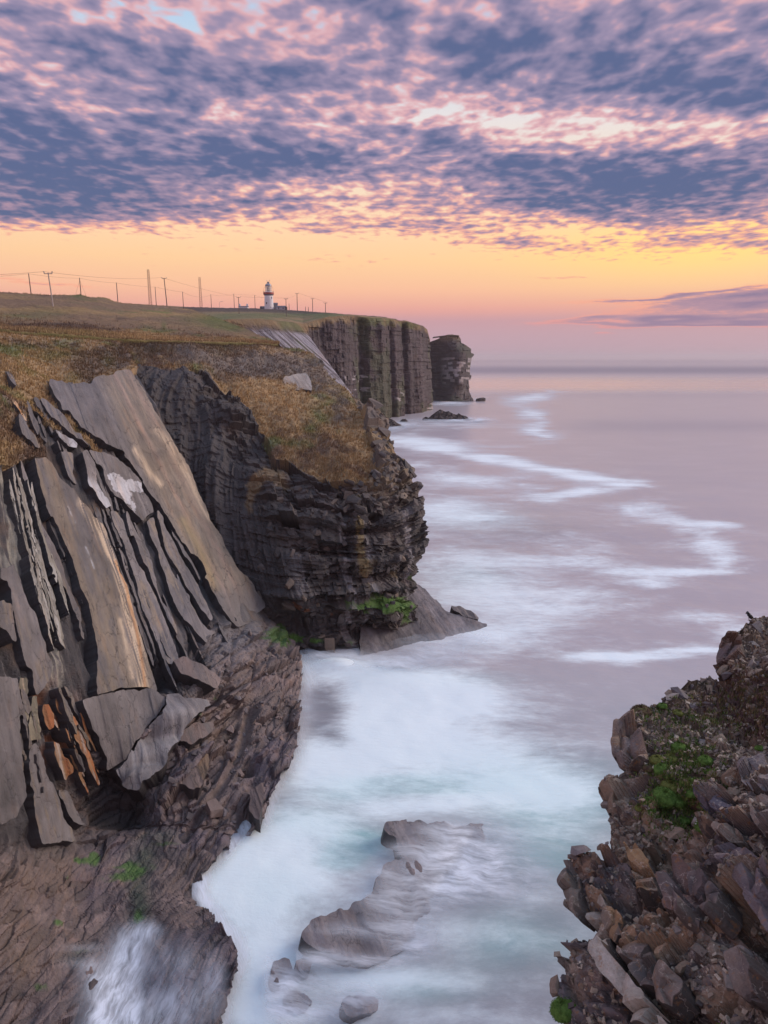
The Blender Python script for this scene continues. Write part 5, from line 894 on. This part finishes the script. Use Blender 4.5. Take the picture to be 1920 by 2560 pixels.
# rubble too small to pick apart
def rubble(name, P, N, count, smin, smax, mat, parent, colr):
    idx = RNG.integers(0, len(P), count); V = []; C = []; cube = np.array([(x, y, z) for x in (-1, 1) for y in (-1, 1) for z in (-1, 1)], float)
    Fq = np.array([(0, 1, 3, 2), (4, 6, 7, 5), (0, 4, 5, 1), (2, 3, 7, 6), (0, 2, 6, 4), (1, 5, 7, 3)])
    s = smin*np.exp(RNG.random(count)*math.log(smax/smin)); q = RNG.normal(size=(count, 3, 3)); q = np.linalg.qr(q)[0]
    V = cube[None]*(.6+.5*RNG.random((count, 8, 3)))*np.array((1, .7, .4)); V = np.einsum('nij,nkj->nki', q, V)*s[:, None, None]*.5+P[idx][:, None]+N[idx][:, None]*(s*.1)[:, None, None]
    c = np.asarray(colr)[RNG.integers(0, len(colr), count)]*(.7+.6*RNG.random((count, 1)))
    Fa = (Fq[None]+np.arange(count)[:, None, None]*8).reshape(-1, 4)
    return tag(mesh_obj(name, V.reshape(-1, 3), Fa, mat, parent, {'col': np.repeat(c, 8, 0)}), kind='stuff')
m_ = (NPX < 1960) & (NPY < 2600) & ((NSC > .3) | (RNG.random(NPX.shape) < .22))
rubble('rubble', NP[m_], NN[m_], 7500, .04, .2, rock_near, near, [(.23, .175, .135), (.31, .24, .18), (.135, .11, .104), (.42, .35, .28)])
# rock blocks on the broken shelf and the headland face
BLM = []
for k in range(8):
    bm = hull(90+k, .5, .38, .26, 16); me = bpy.data.meshes.new('rock_block'); bm.to_mesh(me); bm.free(); me.materials.append(rock_mat('block_%d' % k, 1.2, .4, .62, color=[tuple(BROWN*1.0), tuple(BROWN*1.35), tuple(SHALE*1.4), (.15, .13, .14)], bdist=.2) if k < 2 else BLM[k % 2].materials[0]); BLM.append(me)
msk = np.argwhere((LSH > .8) & (LG < .5) & (LPX > 400) & (LPX < LR(LPY)-4) & (LPY > 1540) & (LPY < 2230)); RNG.shuffle(msk)
for k, (a, b) in enumerate([q for q in msk if LPY[q[0], q[1]] < 2090][:130]): put_piece(BLM[k % 8], 'rock_block', cliff, LP[a, b], LN[a, b], .46*math.exp(abs(random.gauss(0, .5))), .3, .25)
HM = []
for k in range(6):
    bm = hull(140+k, .6, .4, .3, 18); me = bpy.data.meshes.new('rock_block'); bm.to_mesh(me); bm.free(); me.materials.append(rock_mat('crag_%d' % k, 1., .45, .7, color=[tuple(DARKROCK*.9), tuple(DARKROCK*1.5), tuple(SHALE), (.16, .125, .10)], bdist=.2) if k < 1 else HM[0].materials[0]); HM.append(me)
edge = np.clip(HR(HPY)-HPX, 0, 400)
msk = np.argwhere((HG < .5) & (HPY > 985) & (HPY < 1290) & (edge < 230) & (edge > 6) & (HPX > 690)); RNG.shuffle(msk)
for k, (a, b) in enumerate(msk[:150]): put_piece(HM[k % 6], 'rock_block', headland, HP[a, b], HN[a, b], .75*math.exp(abs(random.gauss(0, .5))), .3, .3)
msk = np.argwhere((HG < .5) & (HPY > 1200) & (HPX > 640)); RNG.shuffle(msk)
for k, (a, b) in enumerate(msk[:140]): put_piece(HM[k % 6], 'rock_block', headland, HP[a, b], HN[a, b], .7*math.exp(abs(random.gauss(0, .4))), .4, .2)
# ------------------------------------------------------------------ tufts of grass along rim and slopes
def leafmat(name, cols, rough=.9):
    m = bpy.data.materials.new(name); m.use_nodes = True; T = NT(m.node_tree); T.n.clear()
    p = T.node('ShaderNodeBsdfPrincipled'); T.put(p.inputs['Base Color'], T.attr('col', 'Vector') if cols is None else T.ramp(T.noise(T.node('ShaderNodeNewGeometry').outputs['Position'], 9., 3, .6), [((i+.5)/len(cols)*.6+.2, c) for i, c in enumerate(cols)]))
    p.inputs['Roughness'].default_value = rough; p.inputs['Specular IOR Level'].default_value = .15
    o = T.node('ShaderNodeOutputMaterial'); T.l.new(p.outputs[0], o.inputs[0]); MATS[name] = m; return m
grassm = leafmat('grass_blades', None)
def tufts(name, P, C, count, h, w, lean=(.5, -.2, 0), weights=None, blades=4, parent=None):
    idx = RNG.choice(len(P), count, p=weights); base = np.repeat(P[idx], blades, 0); n = len(base)
    hh = h*(.5+RNG.random(n)); ang = RNG.random(n)*6.283; sp = RNG.random(n)*.55
    d = np.stack([np.cos(ang)*sp, np.sin(ang)*sp, np.ones(n)], -1)+np.asarray(lean)*RNG.random((n, 1)); d /= np.linalg.norm(d, axis=1, keepdims=True)
    side = np.stack([-np.sin(ang), np.cos(ang), 0*ang], -1)*w; base = base+RNG.normal(size=(n, 3))*np.array((1, 1, 0))*w*2.5; base[:, 2] -= h*.1
    V = np.stack([base-side, base+side, base+d*hh[:, None]], 1).reshape(-1, 3); c = np.repeat(np.repeat(C[idx], blades, 0)*(.75+.6*RNG.random((n, 1))), 3, 0)
    return tag(mesh_obj(name, V, np.arange(n*3).reshape(-1, 3), grassm, parent, {'col': c}), kind='stuff')
def collect(P, C, w): m = w > .5; return P[m], C[m]*1.15
p, c = collect(HP, HC, HG); tufts('grass', p, c, 9000, .42, .07)
p, c = collect(LP, LC, LG*(LPX > -60)); tufts('grass', p, c, 8000, .36, .06)
hp = HILLP[2:-4]; hc = HILLC[2:-4]; near_w = np.exp(-np.arange(hp.shape[0])[::-1]/14.)[:, None]*np.ones(hp.shape[:2]); near_w[:4] = .25
w = near_w.ravel()/near_w.sum(); tufts('grass', hp.reshape(-1, 3), hc.reshape(-1, 3)*1.15, 9000, .40, .07, weights=w)
# ------------------------------------------------------------------ thrift cushions, heather
cm = {'green': leafmat('cushion_green', [(.05, .085, .018), (.095, .165, .035), (.135, .22, .05)]), 'olive': leafmat('cushion_olive', [(.07, .075, .022), (.14, .155, .04), (.19, .19, .06)]), 'red': leafmat('cushion_russet', [(.06, .035, .03), (.11, .075, .045), (.10, .12, .04)]), 'heather': leafmat('heather_purple', [(.055, .03, .035), (.11, .065, .07), (.09, .085, .035)])}
pinkm = plain_mat('petals', (.55, .25, .45), .8); whitem = plain_mat('petal_white', (.7, .68, .66), .8)
def cushion_mesh(seed, mat):
    r = np.random.default_rng(seed); th = np.linspace(0, 2*math.pi, 29)[:-1]; ph = np.linspace(0, math.pi*.58, 15)
    T_, H_ = np.meshgrid(th, ph); d = np.stack([np.sin(H_)*np.cos(T_), np.sin(H_)*np.sin(T_), np.cos(H_)*.72], -1)
    rad = 1+.16*fbm(d+seed, 2.2, 3, .6, seed)+.05*fbm(d+seed, 9, 2, .5, seed+1); V = d*rad[..., None]*.5
    nv, nu = V.shape[:2]; i = np.arange(nv*nu).reshape(nv, nu); Fq = np.stack([i[:-1], i[1:], np.roll(i[1:], -1, 1), np.roll(i[:-1], -1, 1)], -1).reshape(-1, 4)
    tri = np.concatenate([Fq[:, [0, 1, 2]], Fq[:, [0, 2, 3]]]); Vf = V.reshape(-1, 3)
    k = r.integers(0, len(Vf), 1500); b = Vf[k]+r.normal(size=(1500, 3))*.02; dn = b/np.linalg.norm(b, axis=1, keepdims=True); s = np.cross(dn, r.normal(size=(1500, 3))); s /= np.linalg.norm(s, axis=1, keepdims=True)
    L = np.stack([b-s*.014, b+s*.014, b+dn*.045+s*r.normal(size=(1500, 1))*.03], 1).reshape(-1, 3)
    me_o = mesh_obj('thrift_cushion', np.concatenate([Vf, L]), np.concatenate([tri, len(Vf)+np.arange(4500).reshape(-1, 3)]), mat, smooth_=True, link=False); return me_o.data
CMESH = {k: [cushion_mesh(3+7*i+j, cm[k]) for j in range(2)] for i, k in enumerate(('green', 'olive', 'red'))}
CU = [(590, 572, 78, 'red', 'large purple-brown thrift cushion standing out against the sea on the cliff edge'), (525, 690, 64, 'green', 'dark green cushion on the orange-stained shoulder of the near cliff'), (625, 872, 48, 'red', 'reddish cushion beside the pale quartz vein on the near cliff'), (690, 865, 60, 'green', 'green cushion at the upper left of the mossy patch'), (715, 1006, 92, 'green', 'widest bright green cushion low in the mossy patch'), (775, 1030, 58, 'green', 'green cushion wedged right of the widest mossy cushion'),
      (852, 1060, 84, 'green', 'round green cushion beside the dark purple slab'), (790, 1092, 48, 'green', 'small green cushion just below the round one by the purple slab'), (755, 1126, 54, 'olive', 'olive cushion at the bottom tip of the mossy patch'), (740, 952, 76, 'olive', 'flat olive cushion across the middle of the mossy patch'), (862, 1020, 48, 'green', 'small green cushion above the round one by the purple slab'), (935, 1188, 84, 'green', 'isolated bright green cushion with white specks below the purple slab'),
      (925, 832, 54, 'green', 'dark green leafy cushion alone on bare scree'), (788, 762, 58, 'green', 'green cushion at the top end of the mossy patch'), (745, 800, 50, 'olive', 'olive cushion below the top end of the mossy patch'), (716, 630, 40, 'green', 'small green cushion under the grey boulders near the crest'), (702, 552, 34, 'green', 'small green tuft by the boulders at the crest, left one'), (786, 580, 38, 'olive', 'small olive tuft among stones right of the crest boulders'), (640, 1036, 30, 'green', 'little green cushion on the rock left of the mossy patch'),
      (572, 1072, 34, 'olive', 'little olive cushion on the outer rock face of the near cliff'), (675, 838, 54, 'olive', 'olive cushion touching the quartz vein side of the mossy patch'), (182, 2140, 112, 'green', 'large green cushion on the cliff edge in the bottom left of the near cliff'), (900, 2105, 84, 'olive', 'brownish cushion with pink flowers near the bottom of the near cliff'), (905, 2190, 60, 'green', 'green cushion cut by the bottom edge of the photo'), (1220, 790, 36, 'green', 'small green cushion among boulders at the right edge'), (840, 505, 30, 'olive', 'small tuft on the crest left of the big rock knob')]
CO = {}
for k, (zx, zy, w, kind, lab) in enumerate(CU):
    px, py = 1320+zx/2.0868, 1500+zy/2.0868; i = np.argmin((NPX-px)**2+(NPY-py)**2); p = NP.reshape(-1, 3)[i]; n = NN.reshape(-1, 3)[i]
    size = w/2.0868/F*p[1]*1.45; o = bpy.data.objects.new('thrift_cushion', CMESH[kind][k % 2]); M = orient(Vector(n)*.5+Vector((0, 0, .8)), random.uniform(0, 6.28), .1)
    M.translation = Vector(p)+Vector(n)*size*.22; o.matrix_world = M @ Matrix.Diagonal((size*1.1, size, size*.9, 1)); COL.objects.link(o); tag(o, lab, 'plant', 'cushion plants on the near cliff'); CO[k] = o
def ball(name, r, mat):
    bm = bmesh.new(); bmesh.ops.create_icosphere(bm, subdivisions=1, radius=r); me = bpy.data.meshes.new(name); bm.to_mesh(me); bm.free(); me.materials.append(mat); return me
for k, mat, n in ((22, pinkm, 9), (11, whitem, 8)):
    me = ball('flower_head', .03, mat)
    for _ in range(n):
        a = random.uniform(0, 6.28); q = random.uniform(.1, .42); f = bpy.data.objects.new('flower_head', me); f.parent = CO[k]; f.location = (q*math.cos(a), q*math.sin(a), .40+(.08 if k == 22 else -.02)*random.random()-.25*q); COL.objects.link(f)
hm = (NPX > 1725) & (NPX < 1990) & (NPY > 1660) & (NPY < 1860); wv = splat(NPX[hm], NPY[hm], [(1870, 1760, 80, 50, 1.), (1920, 1800, 60, 40, .9), (1800, 1770, 50, 30, .5), (1930, 1700, 40, 40, .5)])+1e-6
hp2 = NP[hm]; cH = np.array([(.12, .07, .075), (.15, .09, .085), (.12, .115, .045), (.20, .13, .07)])[RNG.integers(0, 4, len(hp2))]; tufts('heather', hp2, cH, 5200, .13, .018, (0, 0, 0), wv/wv.sum(), 5)
gm = (NPX > 1560) & (NPX < 1990) & (NPY > 1700) & (NPY < 2080); wv = splat(NPX[gm], NPY[gm], [(1700, 1990, 60, 60, 1.), (1680, 1920, 50, 50, .8), (1720, 1880, 60, 30, .7), (1660, 1790, 60, 26, .7), (1740, 1930, 40, 40, .6), (1640, 1970, 26, 40, .5), (1780, 1800, 60, 30, .4)])+1e-6
hp2 = NP[gm]; cH = np.array([(.115, .20, .04), (.165, .20, .06), (.20, .17, .075), (.08, .14, .035)])[RNG.integers(0, 4, len(hp2))]; tufts('moss_and_herbs', hp2, cH, 7000, .085, .02, (0, 0, 0), wv/wv.sum(), 5)
# ------------------------------------------------------------------ lighthouse and what stands on the skyline
white = plain_mat('limewash', (.74, .72, .73), .85, var=.06, scale=.4); redp = plain_mat('red_paint', (.36, .06, .05), .6); greyw = plain_mat('grey_render', (.20, .20, .23), .85, var=.15); slate = plain_mat('slate_roof', (.10, .10, .13), .7)
darkp = plain_mat('dark_opening', (.03, .03, .035), .4); metal = plain_mat('grey_metal', (.30, .30, .33), .45, .6); woodm = plain_mat('weathered_wood', (.17, .135, .12), .9, var=.3, scale=1.); palewood = plain_mat('silvered_wood', (.42, .36, .33), .9, var=.2, scale=1.); rustm = plain_mat('rusty_steel', (.24, .12, .085), .7); brass = plain_mat('lamp_lens', (.55, .50, .30), .25); wirem = plain_mat('wire', (.16, .10, .09), .7)
def glass_mat():
    m = bpy.data.materials.new('lantern_glass'); m.use_nodes = True; T = NT(m.node_tree); T.n.clear()
    p = T.node('ShaderNodeBsdfPrincipled'); p.inputs['Base Color'].default_value = (.8, .85, .85, 1); p.inputs['Roughness'].default_value = .05; p.inputs['Alpha'].default_value = .35
    o = T.node('ShaderNodeOutputMaterial'); T.l.new(p.outputs[0], o.inputs[0]); return m
glass = glass_mat()
def lathe(name, prof, mat, parent, seg=28, smooth_=True, loc=None):
    V = []; Fc = []
    for r, z in prof:
        for k in range(seg): a = 2*math.pi*k/seg; V.append((r*math.cos(a), r*math.sin(a), z))
    for i in range(len(prof)-1):
        for k in range(seg): k2 = (k+1) % seg; Fc.append((i*seg+k, i*seg+k2, (i+1)*seg+k2, (i+1)*seg+k))
    Fc.append(tuple(range(seg))[::-1]); Fc.append(tuple((len(prof)-1)*seg+k for k in range(seg)))
    o = mesh_obj(name, V, Fc, mat, parent, smooth_=smooth_)
    if loc: o.location = loc
    return o
def tube_data(pts, rad, seg=6):
    pts = [Vector(p) for p in pts]; V = []; Fc = []
    for i, p in enumerate(pts):
        t = (pts[min(i+1, len(pts)-1)]-pts[max(i-1, 0)]).normalized(); a = t.orthogonal().normalized(); b = t.cross(a); r = rad[i] if isinstance(rad, (list, tuple)) else rad
        for k in range(seg): w = 2*math.pi*k/seg; V.append(tuple(p+a*r*math.cos(w)+b*r*math.sin(w)))
    for i in range(len(pts)-1):
        for k in range(seg): k2 = (k+1) % seg; Fc.append((i*seg+k, i*seg+k2, (i+1)*seg+k2, (i+1)*seg+k))
    Fc += [tuple(range(seg))[::-1], tuple((len(pts)-1)*seg+k for k in range(seg))]
    return V, Fc
def tube(name, pts, rad, mat, parent=None, seg=6): return mesh_obj(name, *tube_data(pts, rad, seg), mat, parent, smooth_=False)
def tubes(name, runs, rad, mat, parent, seg=5):
    V = []; Fc = []
    for r in runs:
        v, f = tube_data(r, rad, seg); Fc += [tuple(i+len(V) for i in q) for q in f]; V += v
    return mesh_obj(name, V, Fc, mat, parent)
def box(name, c, s, mat, parent=None, rz=0, taper=1.):
    x, y, z = s[0]/2, s[1]/2, s[2]/2; V = [(sx*x*(taper if sz > 0 else 1), sy*y*(taper if sz > 0 else 1), sz*z) for sx in (-1, 1) for sy in (-1, 1) for sz in (-1, 1)]
    o = mesh_obj(name, V, [(0, 1, 3, 2), (4, 6, 7, 5), (0, 4, 5, 1), (2, 3, 7, 6), (0, 2, 6, 4), (1, 5, 7, 3)], mat, parent); o.location = c; o.rotation_euler = (0, 0, rz)
    bm = bmesh.new(); bm.from_mesh(o.data); bmesh.ops.bevel(bm, geom=bm.edges[:], offset=min(s)*.06, segments=1, affect='EDGES'); bm.to_mesh(o.data); bm.free(); return o
def prism_roof(name, w, d, h, mat, parent, loc, over=.25):
    a, b = w/2+over, d/2+over; V = [(-a, -b, 0), (a, -b, 0), (a, b, 0), (-a, b, 0), (-a, 0, h), (a, 0, h)]
    o = mesh_obj(name, V, [(0, 1, 5, 4), (2, 3, 4, 5), (0, 4, 3), (1, 2, 5), (0, 3, 2, 1)], mat, parent); o.location = loc; return o
# --- lighthouse, about 23 m tall
YL = 600.; u = YL/F
lb = P3(672.8, 772.6, YL); lh = empty('lighthouse', tuple(lb))
tag(lh, 'white lighthouse with red gallery and glazed lantern on the skyline', 'lighthouse')
tw = lathe('tower', [(3.95, -1.2), (3.92, 0), (3.72, 4.), (3.55, 7.5), (3.45, 10.8)], white, lh)
for (a, z, w_, h_) in ((-1.95, 4.55, .9, 1.5), (-.62, 9.0, .7, 1.7), (-1.0, .8, .9, 1.6)):
    r = 3.72 if z < 6 else 3.52; wd = box('window', (r*math.cos(a), r*math.sin(a), z), (.25, w_, h_), darkp, lh, a); box('sill', (.05, 0, -h_/2-.08), (.4, w_+.2, .14), white, wd)
lathe('gallery_cornice', [(3.45, 10.8), (3.75, 11.0), (4.15, 11.35), (4.2, 11.7)], greyw, lh, smooth_=False)
gal = lathe('gallery', [(4.2, 11.7), (4.42, 11.9), (4.42, 13.3), (4.15, 13.32), (4.15, 13.0), (2.6, 13.0)], redp, lh, smooth_=False)
for k in range(12):
    a = k*math.pi/6; tube('rail_post', [(4.3*math.cos(a), 4.3*math.sin(a), 13.2), (4.5*math.cos(a), 4.5*math.sin(a), 14.4)], .05, metal, gal)
tubes('handrail', [[(4.5*math.cos(t*math.pi/12), 4.5*math.sin(t*math.pi/12), 14.4) for t in range(25)], [(4.42*math.cos(t*math.pi/12), 4.42*math.sin(t*math.pi/12), 13.8) for t in range(25)]], .04, metal, gal)
lathe('lantern_base', [(2.65, 13.0), (2.65, 14.0)], white, lh)
lathe('lantern_glazing', [(2.5, 14.0), (2.5, 18.6)], glass, lh, seg=16, smooth_=False)
for k in range(12): a = k*math.pi/6+.13; tube('glazing_bar', [(2.55*math.cos(a), 2.55*math.sin(a), 13.9), (2.55*math.cos(a), 2.55*math.sin(a), 18.7)], .085, white, lh, 4)
for z in (15.5, 17.1): tubes('glazing_ring', [[(2.55*math.cos(t*math.pi/12), 2.55*math.sin(t*math.pi/12), z) for t in range(25)]], .07, white, lh)
lathe('lamp_optic', [(.3, 14.0), (1.1, 14.6), (1.35, 16.2), (1.1, 17.8), (.3, 18.3)], brass, lh, seg=14)
dm = lathe('lantern_roof', [(2.75, 18.55), (2.7, 18.9), (2.35, 19.7), (1.6, 20.4), (.7, 20.75), (.55, 21.)], metal, lh)
lathe('vent', [(.7, 21.0), (1.15, 21.3), (1.1, 21.6), (.45, 21.9)], metal, dm, seg=14)
for s in (-1, 1): tube('horn', [(s*.8, 0, 21.5), (s*.75, 0, 22.4), (s*1.2, 0, 23.3)], [.10, .12, .2], metal, dm); tube('handrail_hoop', [(s*2.6, 0, 18.4), (s*3.4, 0, 17.6), (s*3.85, 0, 16.2), (s*3.9, 0, 14.6), (s*3.9, 0, 13.2)], .07, redp, lh)
# --- buildings beside it
def building(px, py, Y, w, d, h, roofh, label, wallm, rz=0., chim=0, wins=0, name='cottage'):
    b = P3(px, py, Y); e = empty(name, tuple(b), rz); tag(e, label, 'building')
    box('wall', (0, 0, h/2-.6), (w, d, h+1.2), wallm, e); rf = prism_roof('roof', w, d, roofh, slate, e, (0, 0, h+.02))
    for k in range(wins): x = (k+.5)/wins*w-w/2; box('window', (x, -d/2-.02, h*.55), (.8, .12, 1.0), darkp, e)
    for k in range(chim): x = (-1, 1)[k % 2]*w*.42; ch = box('chimney', (x, 0, roofh+.2), (1.7, 1.2, 2.6), wallm, rf); box('chimney_pot', (0, 0, 1.55), (.9, .7, .6), wallm, ch)
    return e
building(688.5, 772.8, 606, 3.9, 4.5, 3.8, 1.4, 'grey gabled store close against the right of the lighthouse', greyw, .2)
building(702.5, 774.2, 600, 7.6, 5, 1.9, 1.3, 'low pale grey cottage right of the lighthouse', plain_mat('pale_render', (.42, .42, .47), .85), .1, wins=2)
building(657.5, 772.2, 604, 4.2, 5, .9, 1.3, 'low grey roofed shed left of the lighthouse', greyw, 0)
building(609., 770.6, 640, 8.2, 5, 1.0, .9, 'white cottage with two stout chimneys behind the plateau edge', white, 0, chim=2)
tk = box('water_tank', tuple(P3(715.8, 772.6, 598)+np.array((0, 0, .4))), (1.6, 1.6, 2.6), darkp); box('lid', (0, 0, 1.38), (1.8, 1.8, .18), slate, tk); tag(tk, 'small dark square tank at the end of the grey cottage', 'tank')
tk = box('equipment_box', tuple(P3(652.6, 769.8, 598)+np.array((0, 0, .2))), (1.1, 1.0, 1.2), darkp); box('lid', (0, 0, .68), (1.3, 1.2, .14), slate, tk); tag(tk, 'tiny dark equipment box left of the lighthouse', 'box')
# --- utility poles
def pole(px, pyt, pyb, Y, label, T=False, lean=0., r=.16, mat=None, stays=False, pale=0.):
    b = P3(px, pyb, Y); h = (pyb-pyt)/F*Y*1.01; e = empty('utility_pole', tuple(b)); tag(e, label, 'utility pole', 'poles along the plateau'); mat = mat or woodm
    tube('pole', [(0, 0, -.8), (lean*h*.5, 0, h*.5), (lean*h, 0, h)], [r*1.35, r*1.15, r], mat, e, 8)
    tips = [(lean*h, 0, h)]
    if T:
        w = 1.15; ca = box('crossarm', (lean*h, 0, h-.25), (2*w, .16, .2), mat, e); tips = []
        for s in (-1, 0, 1) if False else (-1, 1):
            tube('insulator', [(s*w*.96, 0, .05), (s*w*.96, 0, .35), (s*w*1.05, 0, .62)], [.10, .14, .17], metal, ca); tips.append((lean*h+s*w, 0, h+.3))
    else: tube('insulator', [(lean*h, 0, h-.05), (lean*h, 0, h+.25)], .09, metal, e)
    if stays:
        for s in (-1, 1): tube('stay_wire', [(0, 0, h*.9), (s*2.6, -.5, -.6)], .03, wirem, e, 4)
    return [tuple(np.array(t)+b) for t in tips]
P1 = [pole(78.5, 690, 741, 272, 'plain pole leaning slightly on the skyline at the far left', lean=-.015), pole(203, 700, 741, 302, 'plain stayed pole rising from the scrub mounds', stays=True), pole(295, 712, 757, 328, 'plain pole just right of the round mound'), pole(391, 722, 765, 352, 'plain pole between the lattice mast and the tall crossarm pole', r=.14), pole(459, 734, 772, 356, 'plain pole left of the second lattice mast', r=.14), pole(529, 740, 774, 513, 'pale based plain pole right of the second lattice mast', r=.17), pole(586, 738, 769, 600, 'plain skyline pole left of the white cottage', r=.18), pole(638, 741, 771, 610, 'plain skyline pole just left of the lighthouse', r=.18)]
P2 = [pole(133, 690, 765, 202, 'tall leaning crossarm pole standing out on the brown slope', True, -.055, .15, palewood), pole(418, 702, 767, 364, 'tall crossarm pole leaning left of the first lattice mast gap', True, -.045, .2), pole(598, 746.5, 785, 454, 'crossarm pole in front of the white cottage', True, r=.17), pole(716, 750, 789, 458, 'crossarm pole in front of the grey cottage and tank', True, r=.17), pole(743.5, 737, 777, 556, 'tallest crossarm pole right of the lighthouse', True, r=.22), pole(782, 749, 780, 522, 'crossarm pole second from the right end of the line', True, r=.19), pole(814, 759, 782, 496, 'short crossarm pole at the right end of the line', True, r=.18)]
pole(723, 761, 774, 590, 'short post between the tank and the tallest crossarm pole', r=.2); pole(764, 768, 778, 545, 'short stub post right of the tallest crossarm pole, the left of two', r=.18); pole(771, 769, 779, 540, 'short stub post right of the tallest crossarm pole, the right of two', r=.18)
def wire(tips, label, sag=.9, start=None):
    pts = []
    for a, b in zip(tips[:-1], tips[1:]):
        a = np.array(a); b = np.array(b); n = 10
        for i in range(n): s = i/n; q = a*(1-s)+b*s; q[2] -= 4*sag*s*(1-s)*np.linalg.norm(b-a)/70; pts.append(tuple(q))
    pts.append(tips[-1]); o = tube('overhead_wire', pts, .045, wirem, None, 4); return tag(o, label, 'wire', 'wires between the poles')
wire([tuple(P3(-260, 700, 235))]+[p[0] for p in P1]+[tuple(lb+np.array((-3.6, 0, 9.)))], 'sagging wire strung along the plain skyline poles to the lighthouse', .9)
wire([tuple(P3(-300, 690, 140))]+[p[0] for p in P2[:3]], 'thin wire on the left ends of the crossarm poles', .5); wire([p[1] for p in P2[2:]], 'thin wire on the right ends of the crossarm poles', .5)
# --- lattice masts and the lamp post
def mast(px, pyt, pyb, Y, w, label):
    b = P3(px, pyb, Y); h = (pyb-pyt)/F*Y; e = empty('radio_mast', tuple(b)); tag(e, label, 'mast', 'lattice masts')
    rad = lambda z: w*(.5-.22*z/h); C = [(-1, -1), (1, -1), (1, 1), (-1, 1)]
    for sx, sy in C: tube('leg', [(sx*rad(0), sy*rad(0), -3), (sx*rad(h), sy*rad(h), h)], .075, rustm, e, 4)
    n = 14; runs = []
    for i in range(n):
        z0, z1 = h*i/n, h*(i+1)/n
        for (ax, ay), (bx, by) in zip(C, C[1:]+C[:1]): runs.append([(ax*rad(z0), ay*rad(z0), z0), (bx*rad(z1), by*rad(z1), z1)]); runs.append([(ax*rad(z1), ay*rad(z1), z1), (bx*rad(z1), by*rad(z1), z1)])
    tag(tubes('bracing', runs, .045, rustm, e, 3), kind='stuff')
mast(376.5, 682, 762, 432, 1.6, 'rust coloured lattice mast nearer the left, the taller of the two'); mast(503, 700, 770, 540, 1.9, 'rust coloured lattice mast nearer the lighthouse, the shorter of the two')
b = P3(549, 769, 560); e = empty('lamp_post', tuple(b)); tag(e, 'curved arm lamp post on the skyline left of the white cottage', 'lamp post'); tube('post', [(0, 0, -1), (0, 0, 3.6), (.5, 0, 4.3), (2.0, 0, 4.6)], .1, metal, e); box('lamp_head', (2.3, 0, 4.55), (.9, .35, .25), metal, e)
# ------------------------------------------------------------------ bird on the crest
def bird(px, py):
    i = np.argmin((NPX-px)**2+(NPY-py)**2); p = NP.reshape(-1, 3)[i]; s = .62
    q = P3(px, py, p[1]); e = empty('bird', tuple(q), math.radians(200)); tag(e, 'small dark bird perched on the crest of the near cliff', 'bird')
    bm_ = plain_mat('plumage', (.03, .028, .03), .6)
    pts = [(.42, 0, .52), (.34, 0, .60), (.26, 0, .64), (.18, 0, .56), (.08, 0, .42), (-.06, 0, .28), (-.2, 0, .16), (-.34, 0, .05), (-.5, 0, -.05)]; rad = [.02, .07, .10, .095, .14, .16, .12, .06, .03]
    tube('body', [tuple(c*s for c in v) for v in pts], [r*s for r in rad], bm_, e, 10)
    tube('beak', [(.36*s, 0, .60*s), (.48*s, 0, .57*s)], [.03*s, .006*s], rustm, e, 5)
    for y in (-.05, .05): tube('leg', [(-.02*s, y*s, .18*s), (.02*s, y*s, .04*s), (.06*s, y*s, -.06*s)], .015*s, rustm, e, 4)
    for y in (-1, 1): tube('wing', [(.12*s, y*.11*s, .42*s), (-.1*s, y*.14*s, .28*s), (-.36*s, y*.07*s, .06*s)], [.05*s, .075*s, .015*s], bm_, e, 6)
bird(1873, 1550)
# ------------------------------------------------------------------ sea haze
def make_haze():
    m = bpy.data.materials.new('haze'); m.use_nodes = True; T = NT(m.node_tree); T.n.clear()
    v = T.node('ShaderNodeVolumePrincipled'); v.inputs['Color'].default_value = (.98, .90, .95, 1); v.inputs['Density'].default_value = HAZE; v.inputs['Anisotropy'].default_value = .15
    o = T.node('ShaderNodeOutputMaterial'); T.l.new(v.outputs[0], o.inputs['Volume'])
    x = 40000.; V = [(sx*x, sy*x, z) for sx in (-1, 1) for sy in (-1, 1) for z in (-12., 118.)]
    ob = mesh_obj('haze', V, [(0, 1, 3, 2), (4, 6, 7, 5), (0, 4, 5, 1), (2, 3, 7, 6), (0, 2, 6, 4), (1, 5, 7, 3)], m); tag(ob, kind='stuff', label='thin sea haze over the whole coast')
HAZE = .00009
make_haze()
